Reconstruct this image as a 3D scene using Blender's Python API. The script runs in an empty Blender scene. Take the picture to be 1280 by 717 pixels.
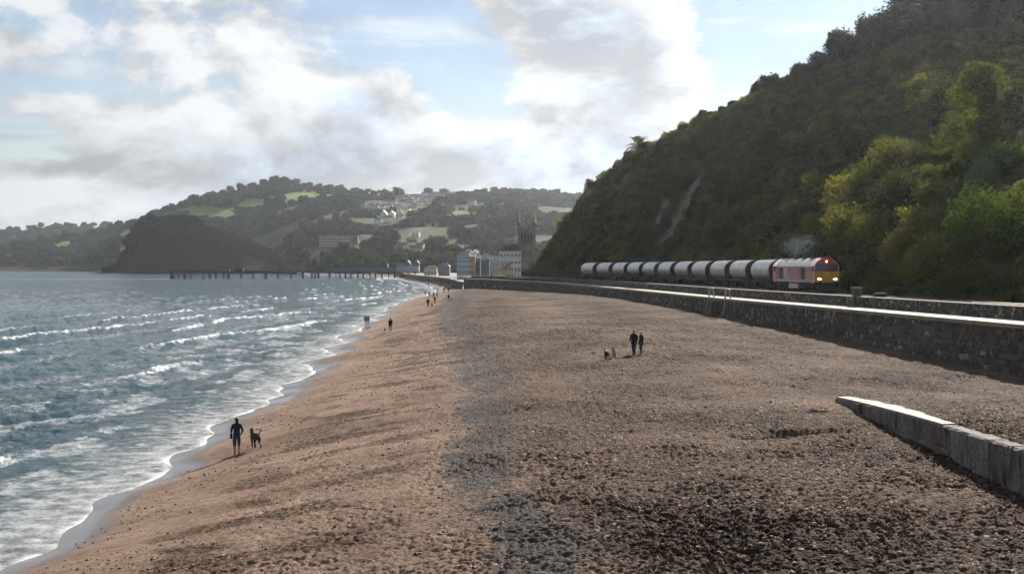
import bpy, bmesh, math, random
import numpy as np
from mathutils import Vector, Matrix

random.seed(7)
RNG = np.random.default_rng(7)
SC = bpy.context.scene
COL = SC.collection

# ------------------------------------------------------------------ camera, sky, sun, exposure
F, U0, V0, CAMZ = 1750.0, 640.0, 334.0, 9.5      # focal length, principal column, horizon row (photo pixels), eye height over the sea
SUN_AZ, SUN_EL = math.radians(23), math.radians(26)
cam_d = bpy.data.cameras.new('camera')
cam = bpy.data.objects.new('camera', cam_d)
COL.objects.link(cam)
cam.location = (0, 0, CAMZ)
cam.rotation_euler = (math.pi / 2, 0, 0)
cam_d.sensor_width = 36
cam_d.lens = 36 * F / 1280
cam_d.shift_y = -(358.5 - V0) / 1280
cam_d.clip_start = 0.5
cam_d.clip_end = 30000
SC.camera = cam
SC.view_settings.view_transform = 'Standard'
SC.view_settings.look = 'None'
SC.view_settings.gamma = 1
SC.view_settings.use_curve_mapping = False
SC.view_settings.exposure = 1.1
SC.cycles.use_denoising = True
SC.cycles.max_bounces = 6
SC.cycles.diffuse_bounces = 2
SC.cycles.glossy_bounces = 2
SC.cycles.transmission_bounces = 3
SC.cycles.transparent_max_bounces = 6
SC.cycles.volume_bounces = 0
SC.cycles.use_adaptive_sampling = False
SC.cycles.sample_clamp_indirect = 4
SC.cycles.sample_clamp_direct = 12
SC.cycles.caustics_reflective = False
SC.cycles.caustics_refractive = False

SUNV = Vector((math.sin(SUN_AZ) * math.cos(SUN_EL), math.cos(SUN_AZ) * math.cos(SUN_EL), math.sin(SUN_EL)))
sun_d = bpy.data.lights.new('sun', 'SUN')
sun_d.energy = 5.0
sun_d.angle = math.radians(0.53)
sun_d.color = (1.0, 0.93, 0.82)
sun = bpy.data.objects.new('sun', sun_d)
sun.rotation_euler = (-SUNV).to_track_quat('-Z', 'Y').to_euler()
COL.objects.link(sun)


class N:
    """small node-tree writer"""
    def __init__(s, tree):
        s.t = tree
        tree.nodes.clear()

    def n(s, typ, inp=None, **kw):
        nd = s.t.nodes.new(typ)
        for k, v in kw.items():
            setattr(nd, k, v)
        for k, v in (inp or {}).items():
            s.set(nd.inputs[k], v)
        return nd

    def set(s, sock, v):
        if isinstance(v, bpy.types.NodeSocket):
            s.t.links.new(v, sock)
        elif isinstance(v, bpy.types.Node):
            s.t.links.new(v.outputs[0], sock)
        else:
            if isinstance(v, tuple) and len(v) == 3 and sock.type == 'RGBA':
                v = (*v, 1)
            sock.default_value = v

    def m(s, op, a, b=0.0, c=0.0, clamp=False):
        nd = s.n('ShaderNodeMath', operation=op, use_clamp=clamp)
        for i, v in enumerate((a, b, c)):
            s.set(nd.inputs[i], v)
        return nd.outputs[0]

    def mix(s, f, a, b, typ='RGBA'):
        nd = s.n('ShaderNodeMix', data_type=typ)
        i = {'RGBA': (6, 7, 2), 'FLOAT': (2, 3, 0)}[typ]
        s.set(nd.inputs[0], f)
        s.set(nd.inputs[i[0]], a)
        s.set(nd.inputs[i[1]], b)
        return nd.outputs[i[2]]

    def noise(s, vec, scale, detail=4, rough=0.55, dist=0.0):
        nd = s.n('ShaderNodeTexNoise', {'Scale': scale, 'Detail': detail, 'Roughness': rough, 'Distortion': dist})
        if vec is not None:
            s.set(nd.inputs['Vector'], vec)
        return nd.outputs[0]

    def ramp(s, v, lo, hi, a=0.0, b=1.0, smooth=True):
        nd = s.n('ShaderNodeMapRange', {0: v, 1: lo, 2: hi, 3: a, 4: b})
        nd.interpolation_type = 'SMOOTHSTEP' if smooth else 'LINEAR'
        return nd.outputs[0]

    def attr(s, name, what=2):
        return s.n('ShaderNodeAttribute', attribute_name=name).outputs[what]

    def mapv(s, vec, scale=(1, 1, 1), loc=(0, 0, 0), rot=(0, 0, 0)):
        nd = s.n('ShaderNodeMapping', {'Location': loc, 'Rotation': rot, 'Scale': scale})
        s.set(nd.inputs['Vector'], vec)
        return nd.outputs[0]


# ------------------------------------------------------------------ the sky: clear air (Nishita) with cumulus over all of it
world = bpy.data.worlds.new('World')
SC.world = world
world.use_nodes = True
w = N(world.node_tree)
sky = w.n('ShaderNodeTexSky', sky_type='NISHITA', sun_disc=False, sun_elevation=SUN_EL, sun_rotation=SUN_AZ,
          altitude=10, air_density=1.0, dust_density=0.0, ozone_density=2.2)
gen = w.n('ShaderNodeTexCoord').outputs['Generated']
wp = w.mapv(gen, (1, 1, 1.7))
warp = w.n('ShaderNodeTexNoise', {'Vector': wp, 'Scale': 5.0, 'Detail': 3.0}).outputs['Color']
wv = w.n('ShaderNodeVectorMath', operation='MULTIPLY_ADD')
w.set(wv.inputs[0], warp); wv.inputs[1].default_value = (.05, .05, .05); w.set(wv.inputs[2], wp)
cv = w.mapv(wv.outputs[0], loc=(3.1, 1.7, .45))
cl = w.noise(cv, 7.5, 11, 0.585, .15)
# the same clouds looked up a little towards the sun: the difference lights their edges
cvs = w.mapv(cv, loc=(.012, .0, .03))
cl2 = w.noise(cvs, 7.5, 6, 0.56, .15)
lens = w.noise(w.mapv(gen, (4, 4, 46), loc=(.3, .2, .1)), 1.6, 4, .5)          # thin flat veils


def pdir(x, y):
    v = Vector(((x - U0) / F, 1, (V0 - y) / F))
    return v.normalized()


def blob(x, y, r, ax=1.0):
    """a soft spot of the sky dome around one direction; r in radians"""
    d = pdir(x, y)
    sub = w.n('ShaderNodeVectorMath', operation='SUBTRACT')
    w.set(sub.inputs[0], gen); sub.inputs[1].default_value = d
    mp = w.mapv(sub.outputs[0], (1, 1, ax))
    ln = w.n('ShaderNodeVectorMath', operation='LENGTH'); w.set(ln.inputs[0], mp)
    return w.ramp(ln.outputs['Value'], 0, r, 1, 0)


field = cl
for (x, y, r, ax, a) in (
        (545, 60, .085, 1.5, -.22), (480, 20, .07, 1.6, -.20), (1010, 40, .15, 1.3, -.26), (70, 95, .06, 2.5, -.16),
        (600, 140, .05, 1.8, -.10), (60, 170, .055, 2.0, -.12), (30, 30, .06, 2.2, -.1),
        (790, 90, .115, 1.15, .16), (680, 40, .07, 1.2, .13), (330, 60, .10, 1.5, .13), (640, 210, .12, 2.6, .15), (470, 130, .06, 1.5, .12),
        (200, 230, .2, 2.6, .16), (430, 220, .12, 2.6, .12), (740, 200, .1, 1.5, .12)):
    field = w.m('MULTIPLY_ADD', blob(x, y, r, ax), a, field)
sep = w.n('ShaderNodeSeparateXYZ', {0: gen})
thick = w.ramp(field, .5, .76)
field = w.m('ADD', field, w.ramp(sep.outputs[2], .0, .11, .22, 0))            # clouds close up towards the horizon, all round
mask = w.ramp(field, .435, .52)
veil = w.ramp(lens, .50, .72, .12, .60)
# cloud light: brighter towards the sun, dimmed away from it to cut the fill
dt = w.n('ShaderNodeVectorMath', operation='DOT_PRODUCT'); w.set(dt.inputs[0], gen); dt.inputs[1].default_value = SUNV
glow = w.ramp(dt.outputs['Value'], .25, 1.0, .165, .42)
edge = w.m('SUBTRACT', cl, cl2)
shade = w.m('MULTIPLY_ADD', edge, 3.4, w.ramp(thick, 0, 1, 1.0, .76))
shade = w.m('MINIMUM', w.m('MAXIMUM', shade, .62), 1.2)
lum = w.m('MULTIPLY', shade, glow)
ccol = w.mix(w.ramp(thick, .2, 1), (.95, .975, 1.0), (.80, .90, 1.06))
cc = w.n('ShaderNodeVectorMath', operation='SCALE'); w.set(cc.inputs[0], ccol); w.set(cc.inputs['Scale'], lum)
skys = w.n('ShaderNodeVectorMath', operation='MULTIPLY'); w.set(skys.inputs[0], sky); skys.inputs[1].default_value = (.050, .045, .0445)
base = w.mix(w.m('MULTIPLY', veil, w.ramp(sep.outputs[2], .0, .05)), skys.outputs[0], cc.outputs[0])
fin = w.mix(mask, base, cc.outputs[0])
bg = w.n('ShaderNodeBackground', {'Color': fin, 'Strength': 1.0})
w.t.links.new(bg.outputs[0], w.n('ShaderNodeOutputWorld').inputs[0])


# ------------------------------------------------------------------ numbers: noise, curves, pixels
def _hash(ix, iy, seed):
    h = (ix.astype(np.int64) * 374761393 + iy.astype(np.int64) * 668265263 + seed * 974634777) & 0xFFFFFFFF
    h = ((h ^ (h >> 13)) * 1274126177) & 0xFFFFFFFF
    return ((h ^ (h >> 16)) & 0xFFFF) / 65536.0


def perlin(x, y, seed=0):
    x = np.asarray(x, float); y = np.asarray(y, float)
    xi = np.floor(x); yi = np.floor(y); xf = x - xi; yf = y - yi
    u = xf * xf * xf * (xf * (xf * 6 - 15) + 10); v = yf * yf * yf * (yf * (yf * 6 - 15) + 10)
    def g(dx, dy):
        a = _hash(xi + dx, yi + dy, seed) * 2 * np.pi
        return np.cos(a) * (xf - dx) + np.sin(a) * (yf - dy)
    n0 = g(0, 0) * (1 - u) + g(1, 0) * u
    n1 = g(0, 1) * (1 - u) + g(1, 1) * u
    return (n0 * (1 - v) + n1 * v) * 1.5


def fbm(x, y, octv=4, seed=0, gain=.5):
    s = 0; a = 1.0; k = 1.0; t = 0
    for o in range(octv):
        s = s + a * perlin(x * k + 17.3 * o, y * k - 9.1 * o, seed + o); t += a
        a *= gain; k *= 2.03
    return s / t


def sstep(x, a, b):
    t = np.clip((np.asarray(x, float) - a) / (b - a), 0, 1)
    return t * t * (3 - 2 * t)


def curve(pts):
    """smooth (monotone-ish cubic) curve through (abscissa, value) points"""
    p = np.array(sorted(pts), float); xs, ys = p[:, 0], p[:, 1]
    d = np.diff(ys) / np.diff(xs)
    mth = np.concatenate([[d[0]], (d[:-1] + d[1:]) / 2, [d[-1]]])
    def fn(x):
        x = np.asarray(x, float)
        i = np.clip(np.searchsorted(xs, x) - 1, 0, len(xs) - 2)
        h = xs[i + 1] - xs[i]; t = (x - xs[i]) / h
        lo = x < xs[0]; hi = x > xs[-1]
        t3, t2 = t ** 3, t ** 2
        r = (2 * t3 - 3 * t2 + 1) * ys[i] + (t3 - 2 * t2 + t) * h * mth[i] + (-2 * t3 + 3 * t2) * ys[i + 1] + (t3 - t2) * h * mth[i + 1]
        r = np.where(lo, ys[0] + (x - xs[0]) * mth[0], r)
        return np.where(hi, ys[-1] + (x - xs[-1]) * mth[-1], r)
    return fn


def proj(X, Y, Z):
    return U0 + F * X / Y, V0 + F * (CAMZ - Z) / Y


# ------------------------------------------------------------------ mesh writers
def link(o, parent=None):
    COL.objects.link(o)
    if parent is not None:
        o.parent = parent
    return o


def tag(o, label=None, cat=None, group=None, kind=None):
    for k, v in (('label', label), ('category', cat), ('group', group), ('kind', kind)):
        if v:
            o[k] = v
    return o


def empty(name, loc=(0, 0, 0), rz=0, parent=None):
    o = bpy.data.objects.new(name, None)
    o.location = loc; o.rotation_euler = (0, 0, rz); o.empty_display_size = .2
    return link(o, parent)


def np_mesh(name, V, Q, mat, smooth=True, attrs=None, parent=None):
    """object from numpy vertices and quads/triangles"""
    me = bpy.data.meshes.new(name)
    V = np.asarray(V, np.float32); Q = np.asarray(Q, np.int32); k = Q.shape[1]
    me.vertices.add(len(V)); me.vertices.foreach_set('co', V.ravel())
    me.loops.add(Q.size); me.loops.foreach_set('vertex_index', Q.ravel())
    me.polygons.add(len(Q)); me.polygons.foreach_set('loop_start', np.arange(0, Q.size, k, dtype=np.int32))
    me.polygons.foreach_set('use_smooth', np.full(len(Q), smooth))
    for an, av in (attrs or {}).items():
        me.attributes.new(an, 'FLOAT', 'POINT').data.foreach_set('value', np.asarray(av, np.float32).ravel())
    me.update(calc_edges=True); me.validate()
    if mat:
        me.materials.append(mat)
    return link(bpy.data.objects.new(name, me), parent)


def grid_quads(r, c):
    i = np.arange(r * c).reshape(r, c)
    return np.stack([i[:-1, :-1], i[:-1, 1:], i[1:, 1:], i[1:, :-1]], -1).reshape(-1, 4)


class MB:
    """collects boxes, tubes, prisms and plain faces; build() links them as ONE mesh object"""
    def __init__(s):
        s.v = []; s.f = []; s.mi = []; s.sm = []

    def add(s, V, Fc, mi=0, smooth=False):
        o = len(s.v)
        s.v += [tuple(p) for p in V]
        for f in Fc:
            s.f.append([o + i for i in f]); s.mi.append(mi); s.sm.append(smooth)
        return s

    def box(s, x0, x1, y0, y1, z0, z1, mi=0, M=None):
        V = [Vector(p) for p in ((x0, y0, z0), (x1, y0, z0), (x1, y1, z0), (x0, y1, z0), (x0, y0, z1), (x1, y0, z1), (x1, y1, z1), (x0, y1, z1))]
        if M:
            V = [M @ p for p in V]
        return s.add(V, ((3, 2, 1, 0), (4, 5, 6, 7), (0, 1, 5, 4), (1, 2, 6, 5), (2, 3, 7, 6), (3, 0, 4, 7)), mi)

    def tube(s, pts, rad, n=8, mi=0, cap=True, smooth=True):
        pts = [Vector(p) for p in pts]
        if not hasattr(rad, '__len__'):
            rad = [rad] * len(pts)
        V = []; Fc = []
        for i, p in enumerate(pts):
            d = (pts[min(i + 1, len(pts) - 1)] - pts[max(i - 1, 0)]).normalized()
            a = d.orthogonal().normalized() if abs(d.z) > .9 else Vector((0, 0, 1)).cross(d).normalized()
            b = d.cross(a)
            for k in range(n):
                t = 2 * math.pi * k / n
                V.append(p + (a * math.cos(t) + b * math.sin(t)) * rad[i])
        for i in range(len(pts) - 1):
            for k in range(n):
                Fc.append((i * n + k, i * n + (k + 1) % n, (i + 1) * n + (k + 1) % n, (i + 1) * n + k))
        if cap:
            Fc.append(tuple(range(n - 1, -1, -1))); Fc.append(tuple(range((len(pts) - 1) * n, len(pts) * n)))
        return s.add(V, Fc, mi, smooth)

    def prism(s, prof, x0, x1, axis='x', mi=0, smooth=False):
        """closed profile of (a, z) swept along an axis: 'x' -> (x, a, z), 'y' -> (a, y, z)"""
        n = len(prof)
        V = [((x, a, z) if axis == 'x' else (a, x, z)) for x in (x0, x1) for a, z in prof]
        Fc = [(k, (k + 1) % n, n + (k + 1) % n, n + k) for k in range(n)]
        o = len(s.f)
        s.add(V, Fc, mi, smooth)
        s.add(V, [tuple(range(n - 1, -1, -1)), tuple(range(n, 2 * n))], mi, False)
        return s

    def lathe(s, prof, c=(0, 0, 0), n=12, mi=0):
        V = []; Fc = []
        for r, z in prof:
            for k in range(n):
                t = 2 * math.pi * k / n
                V.append((c[0] + r * math.cos(t), c[1] + r * math.sin(t), c[2] + z))
        for i in range(len(prof) - 1):
            for k in range(n):
                Fc.append((i * n + k, i * n + (k + 1) % n, (i + 1) * n + (k + 1) % n, (i + 1) * n + k))
        return s.add(V, Fc, mi, True)

    def mesh(s, name, mats, fix=True):
        me = bpy.data.meshes.new(name)
        me.from_pydata([tuple(p) for p in s.v], [], s.f)
        for m in (mats if isinstance(mats, (list, tuple)) else [mats]):
            me.materials.append(m)
        me.polygons.foreach_set('material_index', s.mi)
        me.polygons.foreach_set('use_smooth', s.sm)
        if fix:
            bm = bmesh.new(); bm.from_mesh(me)
            bmesh.ops.recalc_face_normals(bm, faces=bm.faces)
            bm.to_mesh(me); bm.free()
        me.update()
        return me

    def build(s, name, mats, parent=None, loc=None):
        o = link(bpy.data.objects.new(name, s.mesh(name, mats)), parent)
        if loc:
            o.location = loc
        return o


def part(name, mesh, parent, loc=(0, 0, 0), rot=(0, 0, 0), scale=(1, 1, 1)):
    o = bpy.data.objects.new(name, mesh)
    o.location = loc; o.rotation_euler = rot; o.scale = scale
    return link(o, parent)


ORD = ('first second third fourth fifth sixth seventh eighth ninth tenth eleventh twelfth thirteenth fourteenth fifteenth sixteenth seventeenth eighteenth nineteenth twentieth '
       'twenty-first twenty-second twenty-third twenty-fourth twenty-fifth twenty-sixth').split()


def copy_tree(o, parent=None):
    c = o.copy(); COL.objects.link(c); c.parent = parent
    for ch in o.children:
        copy_tree(ch, c)
    return c


# ------------------------------------------------------------------ materials
def mat(name):
    m = bpy.data.materials.new(name); m.use_nodes = True
    return m, N(m.node_tree)


def finish(t, shader, disp=None):
    o = t.n('ShaderNodeOutputMaterial')
    t.t.links.new(shader.outputs[0] if isinstance(shader, bpy.types.Node) else shader, o.inputs[0])


def bump(t, h, strength=.5, dist=.05, normal=None):
    nd = t.n('ShaderNodeBump', {'Height': h, 'Strength': strength, 'Distance': dist})
    if normal is not None:
        t.set(nd.inputs['Normal'], normal)
    return nd.outputs[0]


def simple(name, col, rough=.7, metal=0.0, var=.25, scale=3.0, bmp=0.0, bdist=.02, coat=0.0, dirt=None, spec=.5, world=False):
    """painted or bare surface with uneven tone and fine relief"""
    m, t = mat(name)
    tc = t.n('ShaderNodeNewGeometry').outputs['Position'] if world else t.n('ShaderNodeTexCoord').outputs['Object']
    n1 = t.noise(tc, scale, 6, .6)
    c = t.mix(t.ramp(n1, .3, .7), tuple(x * (1 - var) for x in col), tuple(min(1, x * (1 + var)) for x in col))
    if dirt:
        st = t.noise(t.mapv(tc, (1, 1, .15)), scale * 1.7, 5, .65)
        c = t.mix(t.ramp(st, .48, .75), c, dirt)
    p = t.n('ShaderNodeBsdfPrincipled', {'Base Color': c, 'Roughness': t.ramp(n1, .2, .8, max(.02, rough - .1), min(1, rough + .1)), 'Metallic': metal, 'Specular IOR Level': spec})
    if coat:
        p.inputs['Coat Weight'].default_value = coat; p.inputs['Coat Roughness'].default_value = .12
    if bmp:
        t.set(p.inputs['Normal'], bump(t, t.noise(tc, scale * 4, 6, .6), bmp, bdist))
    finish(t, p)
    return m


def leaf_mat(name, c1, c2, c3=None, trans=.4, rough=.6):
    """leaves: reflect and let light through, tone varies plant by plant and leaf by leaf"""
    m, t = mat(name)
    r = t.n('ShaderNodeObjectInfo').outputs['Random']
    pos = t.n('ShaderNodeNewGeometry')
    n1 = t.noise(pos.outputs['Position'], .35, 3)
    n2 = t.noise(pos.outputs['Position'], 3.5, 2)
    f = t.m('ADD', t.m('MULTIPLY', r, .5), t.m('MULTIPLY', t.m('ADD', n1, n2), .5), clamp=False)
    c = t.mix(t.ramp(f, .45, 1.0), c1, c2)
    if c3:
        c = t.mix(t.ramp(t.noise(pos.outputs['Position'], 1.7, 3), .60, .74), c, c3)
    d = t.n('ShaderNodeBsdfPrincipled', {'Base Color': c, 'Roughness': .9, 'Specular IOR Level': .04})
    tr = t.n('ShaderNodeBsdfTranslucent')
    hs = t.n('ShaderNodeHueSaturation', {'Hue': .485, 'Saturation': 1.15, 'Value': 1.7, 'Color': c})
    t.set(tr.inputs['Color'], hs)
    mx = t.n('ShaderNodeMixShader', {0: trans})
    t.t.links.new(d.outputs[0], mx.inputs[1]); t.t.links.new(tr.outputs[0], mx.inputs[2])
    finish(t, mx)
    return m


def masonry(name, cols, scale_x, scale_z, mortar=(.05, .047, .042), bm=.9, streak=(.02, .019, .017), pale=(.30, .285, .26), wave=.02):
    """random-coursed stone: brick bond in wall coordinates (u along, v up from the mesh's own 'wu','wv')"""
    m, t = mat(name)
    cx = t.n('ShaderNodeCombineXYZ', {0: t.attr('wu'), 1: t.attr('wv'), 2: 0.0})
    nz = t.n('ShaderNodeTexNoise', {'Vector': cx, 'Scale': 1.3, 'Detail': 3.0}).outputs['Color']
    v = t.n('ShaderNodeVectorMath', operation='MULTIPLY_ADD'); t.set(v.inputs[0], nz); v.inputs[1].default_value = (.35, .35, 0); t.set(v.inputs[2], cx)
    vo = t.n('ShaderNodeTexVoronoi', {'Vector': t.mapv(v.outputs[0], (scale_x, scale_z, 1)), 'Scale': 1.0, 'Randomness': .8}, feature='F1')
    ve = t.n('ShaderNodeTexVoronoi', {'Vector': t.mapv(v.outputs[0], (scale_x, scale_z, 1)), 'Scale': 1.0, 'Randomness': .8}, feature='DISTANCE_TO_EDGE')
    sc = t.n('ShaderNodeSeparateColor'); t.set(sc.inputs[0], vo.outputs['Color'])
    c = t.mix(t.ramp(sc.outputs[0], .1, .9), cols[0], cols[1])
    c = t.mix(t.ramp(sc.outputs[1], .78, .92), c, pale)
    c = t.mix(t.ramp(ve.outputs['Distance'], .015, .07), mortar, c)
    stn = t.noise(t.mapv(cx, (1.1, .12, 1)), 2.0, 5, .65)
    c = t.mix(t.ramp(stn, .5, .72), c, streak)
    g = t.noise(cx, 9, 5, .6)
    c = t.mix(t.ramp(g, .35, .75, 0, .6), c, streak)
    h = t.m('ADD', t.m('MULTIPLY', t.ramp(ve.outputs['Distance'], .0, .16), .7), t.m('MULTIPLY', g, .5))
    p = t.n('ShaderNodeBsdfPrincipled', {'Base Color': c, 'Roughness': .9, 'Specular IOR Level': .15, 'Normal': bump(t, h, bm, .08)})
    finish(t, p)
    return m

# ================================================================== THE COAST IN PLAN (Y = distance ahead, X = right)
shore0 = curve([(20, -16), (44, -16), (66, -16.2), (90, -16.5), (110, -16.8), (127, -17.6), (160, -20), (193, -22.2), (284, -26), (405, -29), (490, -27.5), (560, -30), (647, -37), (809, -52), (952, -71), (1150, -98)])


def shore(Y):
    Y = np.asarray(Y, float)
    return shore0(Y) + 1.5 * perlin(Y / 13.0, Y * 0 + 3.3, 5) * np.clip(Y / 60, .6, 1.6) + .55 * perlin(Y / 4.3, Y * 0 + 1.3, 6)


wall_x = curve([(20, 41.5), (60, 37.9), (94.9, 34.3), (135, 30.3), (177.3, 25.9), (235, 21.4), (293, 16.4), (345, 11.0), (396, 4.0), (440, -5.0), (481, -16.5)])
prom_x = curve([(470, -14), (481, -16.5), (560, -23), (700, -35), (900, -60), (1140, -88), (1300, -108)])
walk_w = lambda Y: 3.4 - .8 * sstep(Y, 230, 330)
base_z = curve([(20, 1.5), (60, 1.7), (95, 2.2), (177, 3.5), (240, 3.85), (293, 3.8), (396, 2.8), (481, 1.9), (600, 1.9), (1300, 1.9)])
track_x = curve([(20, 51.5), (60, 47.2), (110, 41.9), (140, 38.6), (165, 36.5), (186.4, 35.5), (228, 32.9), (256, 30.3), (285, 26.9), (312, 22.8), (339, 17.2), (380, 10.0), (430, 0.5), (480, -8), (560, -20)])
prof = curve([(-60, -6), (-8, -.75), (-3, -.15), (0, .2), (3, .85), (8, 1.75), (14, 2.65), (20, 3.15), (30, 3.45), (60, 3.5)])
ZWALK, ZPARA, ZRAIL = 5.65, 6.68, 6.52


def beach_main(X, Y):
    xs = shore(Y); xr = np.where(Y < 481, wall_x(Y), prom_x(Y))
    s = X - xs; W = np.maximum(xr - xs, 4)
    z = prof(s)
    k = sstep(s / W, .5, 1.0)
    return z * (1 - k) + np.minimum(base_z(Y), z + .6) * k


def cast(fn, px, py, y0=25., y1=1200.):
    """the point where the line of sight through photo pixel (px, py) meets the surface z = fn(X, Y)"""
    Y = np.geomspace(y0, y1, 6000)
    X = (px - U0) / F * Y; Z = CAMZ - (py - V0) / F * Y
    k = int(np.argmax(Z <= fn(X, Y)))
    return float(X[k]), float(Y[k]), float(fn(X[k:k + 1], Y[k:k + 1])[0])


# the slipway wall, from its buried tip towards the viewer
RW_BASE = [cast(beach_main, x, y) for x, y in ((1052, 500.5), (1096, 530), (1145, 551), (1192, 569), (1245, 595), (1272, 614))]
_a = np.array(RW_BASE)
RW_K = np.polyfit(_a[:, 1], _a[:, 0], 1)
rw_x = lambda Y: RW_K[0] * np.asarray(Y, float) + RW_K[1]
RW_FAR = float(_a[0, 1])


def _rwtop():
    pts = []
    for x, y in ((1052, 497), (1069, 499), (1084.6, 504), (1116, 513), (1131.5, 515.7), (1174, 526.8), (1197, 532.4), (1245, 550), (1272.7, 556)):
        Yv = RW_K[1] / ((x - U0) / F - RW_K[0])
        pts.append((Yv, CAMZ - (y - V0) / F * Yv))
    return np.array(pts)


_t = _rwtop()
_tk = np.polyfit(_t[:, 0], _t[:, 1], 2)
rw_top = lambda Y: np.polyval(_tk, np.clip(Y, 34, RW_FAR)) + (np.clip(Y, 0, 34) - 34) * -.03


def beach_z(X, Y):
    z = beach_main(X, Y)
    r = rw_top(Y) - .03 - .05 * np.maximum(Y - RW_FAR + 3, 0) - .35 * sstep(X - rw_x(Y), 6, 16)
    rm = np.maximum(z, r)
    return np.where((X > rw_x(Y) + .22) & (Y < RW_FAR + 8), rm, z)


G = lambda px, py: cast(beach_z, px, py)

# ------------------------------------------------------------------ sand and shingle
def beach_material():
    m, t = mat('sand_and_shingle')
    pos = t.n('ShaderNodeNewGeometry').outputs['Position']
    wet, grav, churn, weed = (t.attr(k) for k in ('wet', 'gravel', 'churn', 'weed'))
    n1 = t.noise(pos, .22, 5, .6); n2 = t.noise(pos, 2.2, 6, .65); n3 = t.noise(pos, 14, 5, .7)
    sand = t.mix(t.ramp(n1, .35, .65), (.230, .156, .119), (.320, .228, .176))
    sand = t.mix(t.ramp(n2, .40, .66, 0, .55), sand, (.105, .070, .053))
    sand = t.mix(t.ramp(n3, .52, .72, 0, .6), sand, (.075, .052, .042))
    # shingle: stones of many tones, coloured darker for unresolved shade between lumps
    vo = t.n('ShaderNodeTexVoronoi', {'Vector': pos, 'Scale': 9.0}, feature='F1')
    vf = t.n('ShaderNodeTexVoronoi', {'Vector': pos, 'Scale': 24.0}, feature='F1')
    sc = t.n('ShaderNodeSeparateColor'); t.set(sc.inputs[0], vo.outputs['Color'])
    sf = t.n('ShaderNodeSeparateColor'); t.set(sf.inputs[0], vf.outputs['Color'])
    st = t.mix(t.ramp(sc.outputs[0], 0, 1), (.018, .012, .0095), (.068, .045, .034))
    st = t.mix(t.ramp(sc.outputs[1], .90, .96), st, (.30, .24, .19))
    st = t.mix(t.ramp(sf.outputs[1], .62, .95), st, (.045, .037, .033))
    gv = t.mix(t.ramp(sf.outputs[0], 0, 1), (.024, .023, .025), (.108, .101, .100))
    c = t.mix(t.m('MULTIPLY', churn, t.ramp(t.m('MULTIPLY_ADD', n2, .8, t.m('MULTIPLY', n1, .5)), .33, .62)), sand, st)
    c = t.mix(t.ramp(t.m('ADD', grav, t.m('MULTIPLY_ADD', t.m('ADD', n2, n3), 1.1, -1.1)), .30, .85, 0, .85), c, gv)
    c = t.mix(t.m('MULTIPLY', weed, t.ramp(t.noise(pos, 5, 5, .7), .36, .54)), c, (.050, .031, .019))
    # scattered small stones on smooth sand
    dots = t.n('ShaderNodeTexVoronoi', {'Vector': pos, 'Scale': 5.0}, feature='F1')
    dm = t.m('MULTIPLY', t.m('LESS_THAN', dots.outputs['Distance'], .16), t.m('GREATER_THAN', t.noise(pos, .8, 3), .5))
    c = t.mix(t.m('MULTIPLY', dm, .75), c, (.06, .052, .05))
    wc = t.mix(1.0, c, c)
    wetc = t.n('ShaderNodeVectorMath', operation='MULTIPLY'); t.set(wetc.inputs[0], c); wetc.inputs[1].default_value = (.34, .33, .34)
    c = t.mix(wet, c, wetc.outputs[0])
    h = t.m('ADD', t.m('MULTIPLY', n2, .4), t.m('ADD', t.m('MULTIPLY', n3, .35), t.m('MULTIPLY', vo.outputs['Distance'], t.m('MULTIPLY', churn, -.8))))
    bs = t.mix(wet, .8, .06, 'FLOAT')
    nb = t.n('ShaderNodeBump', {'Height': h, 'Distance': .22}); t.set(nb.inputs['Strength'], bs)
    p = t.n('ShaderNodeBsdfPrincipled', {'Base Color': c, 'Roughness': t.mix(wet, .95, .14, 'FLOAT'), 'Specular IOR Level': t.mix(wet, .04, .6, 'FLOAT'), 'Normal': nb})
    finish(t, p)
    return m


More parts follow.
